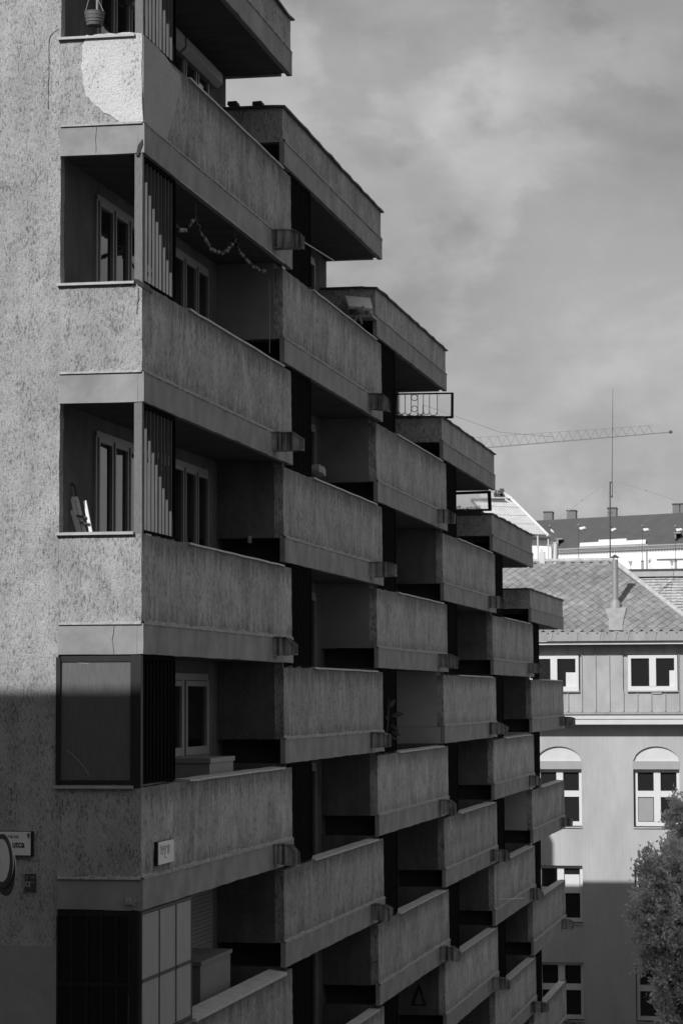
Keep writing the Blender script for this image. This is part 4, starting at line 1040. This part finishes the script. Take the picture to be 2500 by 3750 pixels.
# glazed end frame one bay on, plants along its sill
Yg = 4 * L + .2; g0 = at(1048, 1172, Yg)
t = thing('glazed_screen', 'dark framed wind screen with pale glass at the open loggia end', 'screen', g0)
def w2(x, y): return at(x, y, Yg) - g0
mb = MB().bar(w2(1044, 1172), w2(1128, 1171), .05); mb.bar(w2(1044, 1133), w2(1127, 1130), .06); mb.bar(w2(1123, 1130), w2(1125, 1172), .075); mb.build('frame', M['black'], t)
a, b_ = w2(1046, 1170), w2(1121, 1133); MB().box(a.x, b_.x, .0, .006, a.z, b_.z).build('pane', gp_m, t)
mb = MB(); rn = random.Random(5); tt = thing('balcony_plant', 'straggly dark plants along the foot of glazed screen', 'plant', g0 + Vector((0, -.15, 0)))
for k in range(260):
    x = rn.uniform(-.25, .55); a = rn.uniform(0, 6.28); s = Vector((x, rn.uniform(-.1, .1), rn.uniform(-.03, .05) + .05 * noise.noise(Vector((x * 7, 0, 0))))); d = Vector((math.cos(a), math.sin(a), rn.uniform(-.3, 1))).normalized(); u = d.cross(Vector((.1, 0, 1))).normalized() * .012; l = rn.uniform(.03, .07)
    mb.face(s, s + d * l * .5 + u, s + d * l, s + d * l * .5 - u)
mb.build('leaves', M['leaf'], tt); MB().box(-.3, .6, -.08, .08, -.14, -.03).build('planter', M['dull'], tt)
M['houseleaf'] = mat('house_plant_leaf', .13, .5, .2)
# plant leaning out between slats
p = onX(893, 1690, .02); t = thing('house_plant', 'broad leaved plant poking out beside the dark slat screen', 'plant', p)
MB().tube([(-.05, 0, -.1), (-.02, .02, .25), (.0, .0, .62)], .012, 6).build('stem', M['bark'], t)
for i, (dx, dz, l, a) in enumerate(((.02, .55, .2, 60), (.04, .38, .26, 15), (.0, .30, .16, 130), (.03, .22, .2, -35), (-.03, .34, .16, 160), (.04, .08, .2, -20), (-.02, .0, .18, 200), (.03, -.04, .16, -10))):
    d = Vector((math.cos(R(a)), -.25, math.sin(R(a)))).normalized(); u = d.cross(Vector((0, 1, .3))).normalized() * l * .17; s = Vector((dx, 0, dz)) * .85; dn = Vector((0, .012, -.012))
    mb = MB(); mb.prism([s, s + d * l * .35 + u, s + d * l * .75 + u * .8, s + d * l + dn * 2, s + d * l * .75 - u * .8, s + d * l * .35 - u], (0, .004, 0)); mb.build('leaf', M['houseleaf'], t)
# rag on coping
p = onX(732, 1084, -.02); mb = MB(); rn = random.Random(2)
mb.rough(-.12, .06, -.35, .25, -.02, .06, .06, .035, 6); tag(mb.build('cloth_rag', M['midgrey'], None, True, p), 'crumpled grey rag lying on the balcony coping beside slats', 'rag')
# two blocks on the first lower roof edge
for x, lab in ((537, 'small dark block on the roof parapet edge, left of two'), (594, 'small dark block on the roof parapet edge, right of two')):
    p = at(x, 238, L + .1); o = MB().hexa([(-.075, -.1, 0), (.075, -.1, 0), (.075, .1, 0), (-.075, .1, 0), (-.07, -.09, .05), (.055, -.09, .055), (.06, .09, .05), (-.07, .09, .045)]).build('roof_block', M['dull'], None, False, p - Vector((0, 0, .03)))
    tag(o, lab, 'block', 'blocks on the roof edge')

# ------------------------------------------------------------------ signs
def text(s, size, parent, loc, m, rotz=0, xs=1.0, bold=.0):
    cu = bpy.data.curves.new('lettering', 'FONT'); cu.body = s; cu.size = size; cu.extrude = .0008; cu.offset = bold
    o = bpy.data.objects.new('tmp', cu); col.objects.link(o)
    bpy.context.view_layer.update()
    me = bpy.data.meshes.new_from_object(o.evaluated_get(bpy.context.evaluated_depsgraph_get())); bpy.data.objects.remove(o)
    me.materials.clear(); me.materials.append(m)
    r = inst('lettering', me, parent, loc); r.rotation_euler = (R(90), 0, rotz); r.scale = (xs, 1, 1); return r
M['enamel'] = mat('sign_enamel', .75, .35, .05, (3, 3, 3), spec=.5)
a, b_ = at(75, 1910, -.05), at(75, 1968, -.05); sh_ = a.z - b_.z; sw = .62
t = thing('street_sign', 'white enamel street name plate lettered utca, at left edge of wall', 'street sign', (a.x - sw, -.05, b_.z))
MB().box(.0, sw, 0, .045, 0, sh_).build('backing', M['black'], t)
MB().box(.008, sw - .022, -.006, -.001, .012, sh_ - .006).build('plate', M['enamel'], t)
pxm = (at(100, 1940, -.05).x - at(0, 1940, -.05).x) / 100
def sx(x): return sw - (75 - x) * pxm
text('Krisztinaváros', .062, t, (sx(55) - .385, -.008, sh_ - .075), M['black'], 0, .92)
text('utca', .105, t, (sx(28.5), -.008, sh_ - .178), M['black'], 0, .80, .002)
text('8-12', .055, t, (sx(37) - .095, -.008, sh_ - .24), M['black'], 0, .72)
MB().tube([(sx(66), -.008, sh_ - .035), (sx(66), -.009, sh_ - .035)], .018, 10).build('crest', M['midgrey'], t)
MB().prism([(sx(66) - .018, -.008, sh_ - .035), (sx(66) + .018, -.008, sh_ - .035), (sx(66) + .012, -.008, sh_ - .075), (sx(66), -.008, sh_ - .085), (sx(66) - .012, -.008, sh_ - .075)], (0, -.001, 0)).build('crest', M['midgrey'], t)
# valve marker plate
a, b_ = at(57, 2048, -.03), at(82, 2008, -.03)
t = thing('valve_plate', 'small dark plate with letter Z and numerals below street sign', 'marker plate', (a.x, -.03, a.z)); w, h = b_.x - a.x, b_.z - a.z
MB().box(0, w, 0, .02, 0, h).build('plate', M['dull'], t)
text('Z', .05, t, (.012, -.002, h - .055), M['midgrey'], 0, .8); text('100', .034, t, (w - .058, -.002, h - .05), M['midgrey'], 0, .9)
text('0,4', .034, t, (w - .056, -.002, h - .105), M['midgrey'], 0, .9); text('1,4', .032, t, (w - .085, -.002, .035), M['midgrey'], 0, .9)
MB().box(.008, .058, -.003, -.0005, .055, .105).build('emblem', M['coping'], t); MB().tube([(.033, -.003, .08), (.033, -.0045, .08)], .017, 12).build('emblem_disc', M['dull'], t)
# plaque on the balcony side
a = onX(359, 1935, .03); b_ = onX(396, 1985, .03); c_ = onX(359, 1990, .03)
t = thing('name_plate', 'small white street plate with faded letters on lower balcony side', 'street sign', (.022, a.y, c_.z)); w, h = b_.y - a.y, a.z - c_.z
MB().box(-.02, .02, 0, w, 0, h).build('backing', M['black'], t); MB().box(.0205, .026, .03, w - .006, .008, h - .004).build('plate', M['enamel'], t)
text('Krisztinaváros', .065, t, (.027, .1, h - .085), M['coping'], R(90), 1.2); text('hrp ili', .15, t, (.027, .12, h * .43), M['midgrey'], R(90), 1.15); text('~', .1, t, (.027, w * .42, .05), M['dull'], R(90), 1.3)
# little square box on the band
a = at(296.5, 2071, -.02); t = thing('bell_plate', 'tiny white square box on the dark band above corner glazing', 'wall box', a)
MB().box(-.034, .034, -.02, .012, -.034, .034).build('body', M['sill'], t); MB().box(-.02, .02, -.024, -.0201, -.02, .02).build('button', M['midgrey'], t)
mb = MB().box(.05, .085, -.0, .012, -.002, .006); mb.box(.05, .057, 0, .012, -.045, -.002); mb.build('wire_clip', M['coping'], t)
# two round traffic signs on one post
c = at(6.5, 1977, -.55); rr = .285; ang = R(-69) - math.atan2(CX - c.x, -(CY - c.y)) * 0
n = Vector((-math.sin(R(50)), -math.cos(R(50)), 0)); u = Vector((-n.y, n.x, 0))
t = thing('traffic_sign', 'round white traffic signs with dark rims at left edge, seen obliquely', 'traffic sign', (c.x, c.y, .13)); oz = Vector((0, 0, c.z - .13))
def disc(r0, d0, d1, m, nm, off=Vector((0, 0, 0))):
    mb = MB(); pts = [oz + off + (u * math.cos(2 * math.pi * k / 48) + Vector((0, 0, 1)) * math.sin(2 * math.pi * k / 48)) * r0 + n * d0 for k in range(48)]
    mb.prism(pts, n * (d1 - d0)).build(nm, m, t)
disc(rr, 0, .012, M['dull'], 'rim'); disc(rr - .055, .0125, .016, M['enamel'], 'face')
disc(rr, -.03, -.02, M['dull'], 'rim', Vector((0, 0, -.095))); disc(rr + .008, -.04, -.0305, M['coping'], 'backplate', Vector((0, 0, -.095))); disc(rr + .006, -.012, -.0005, M['coping'], 'backplate')
q = oz + n * -.06; e = Vector((-1.0, 0, q.z))
MB().tube([q, q + Vector((-1.0, 0, 0))], .025, 10).build('bracket_arm', M['midgrey'], t, True)
MB().tube([(-1.0, 0, 0), (-1.0, 0, q.z + .4)], .03, 10).build('pole', M['midgrey'], t, True)
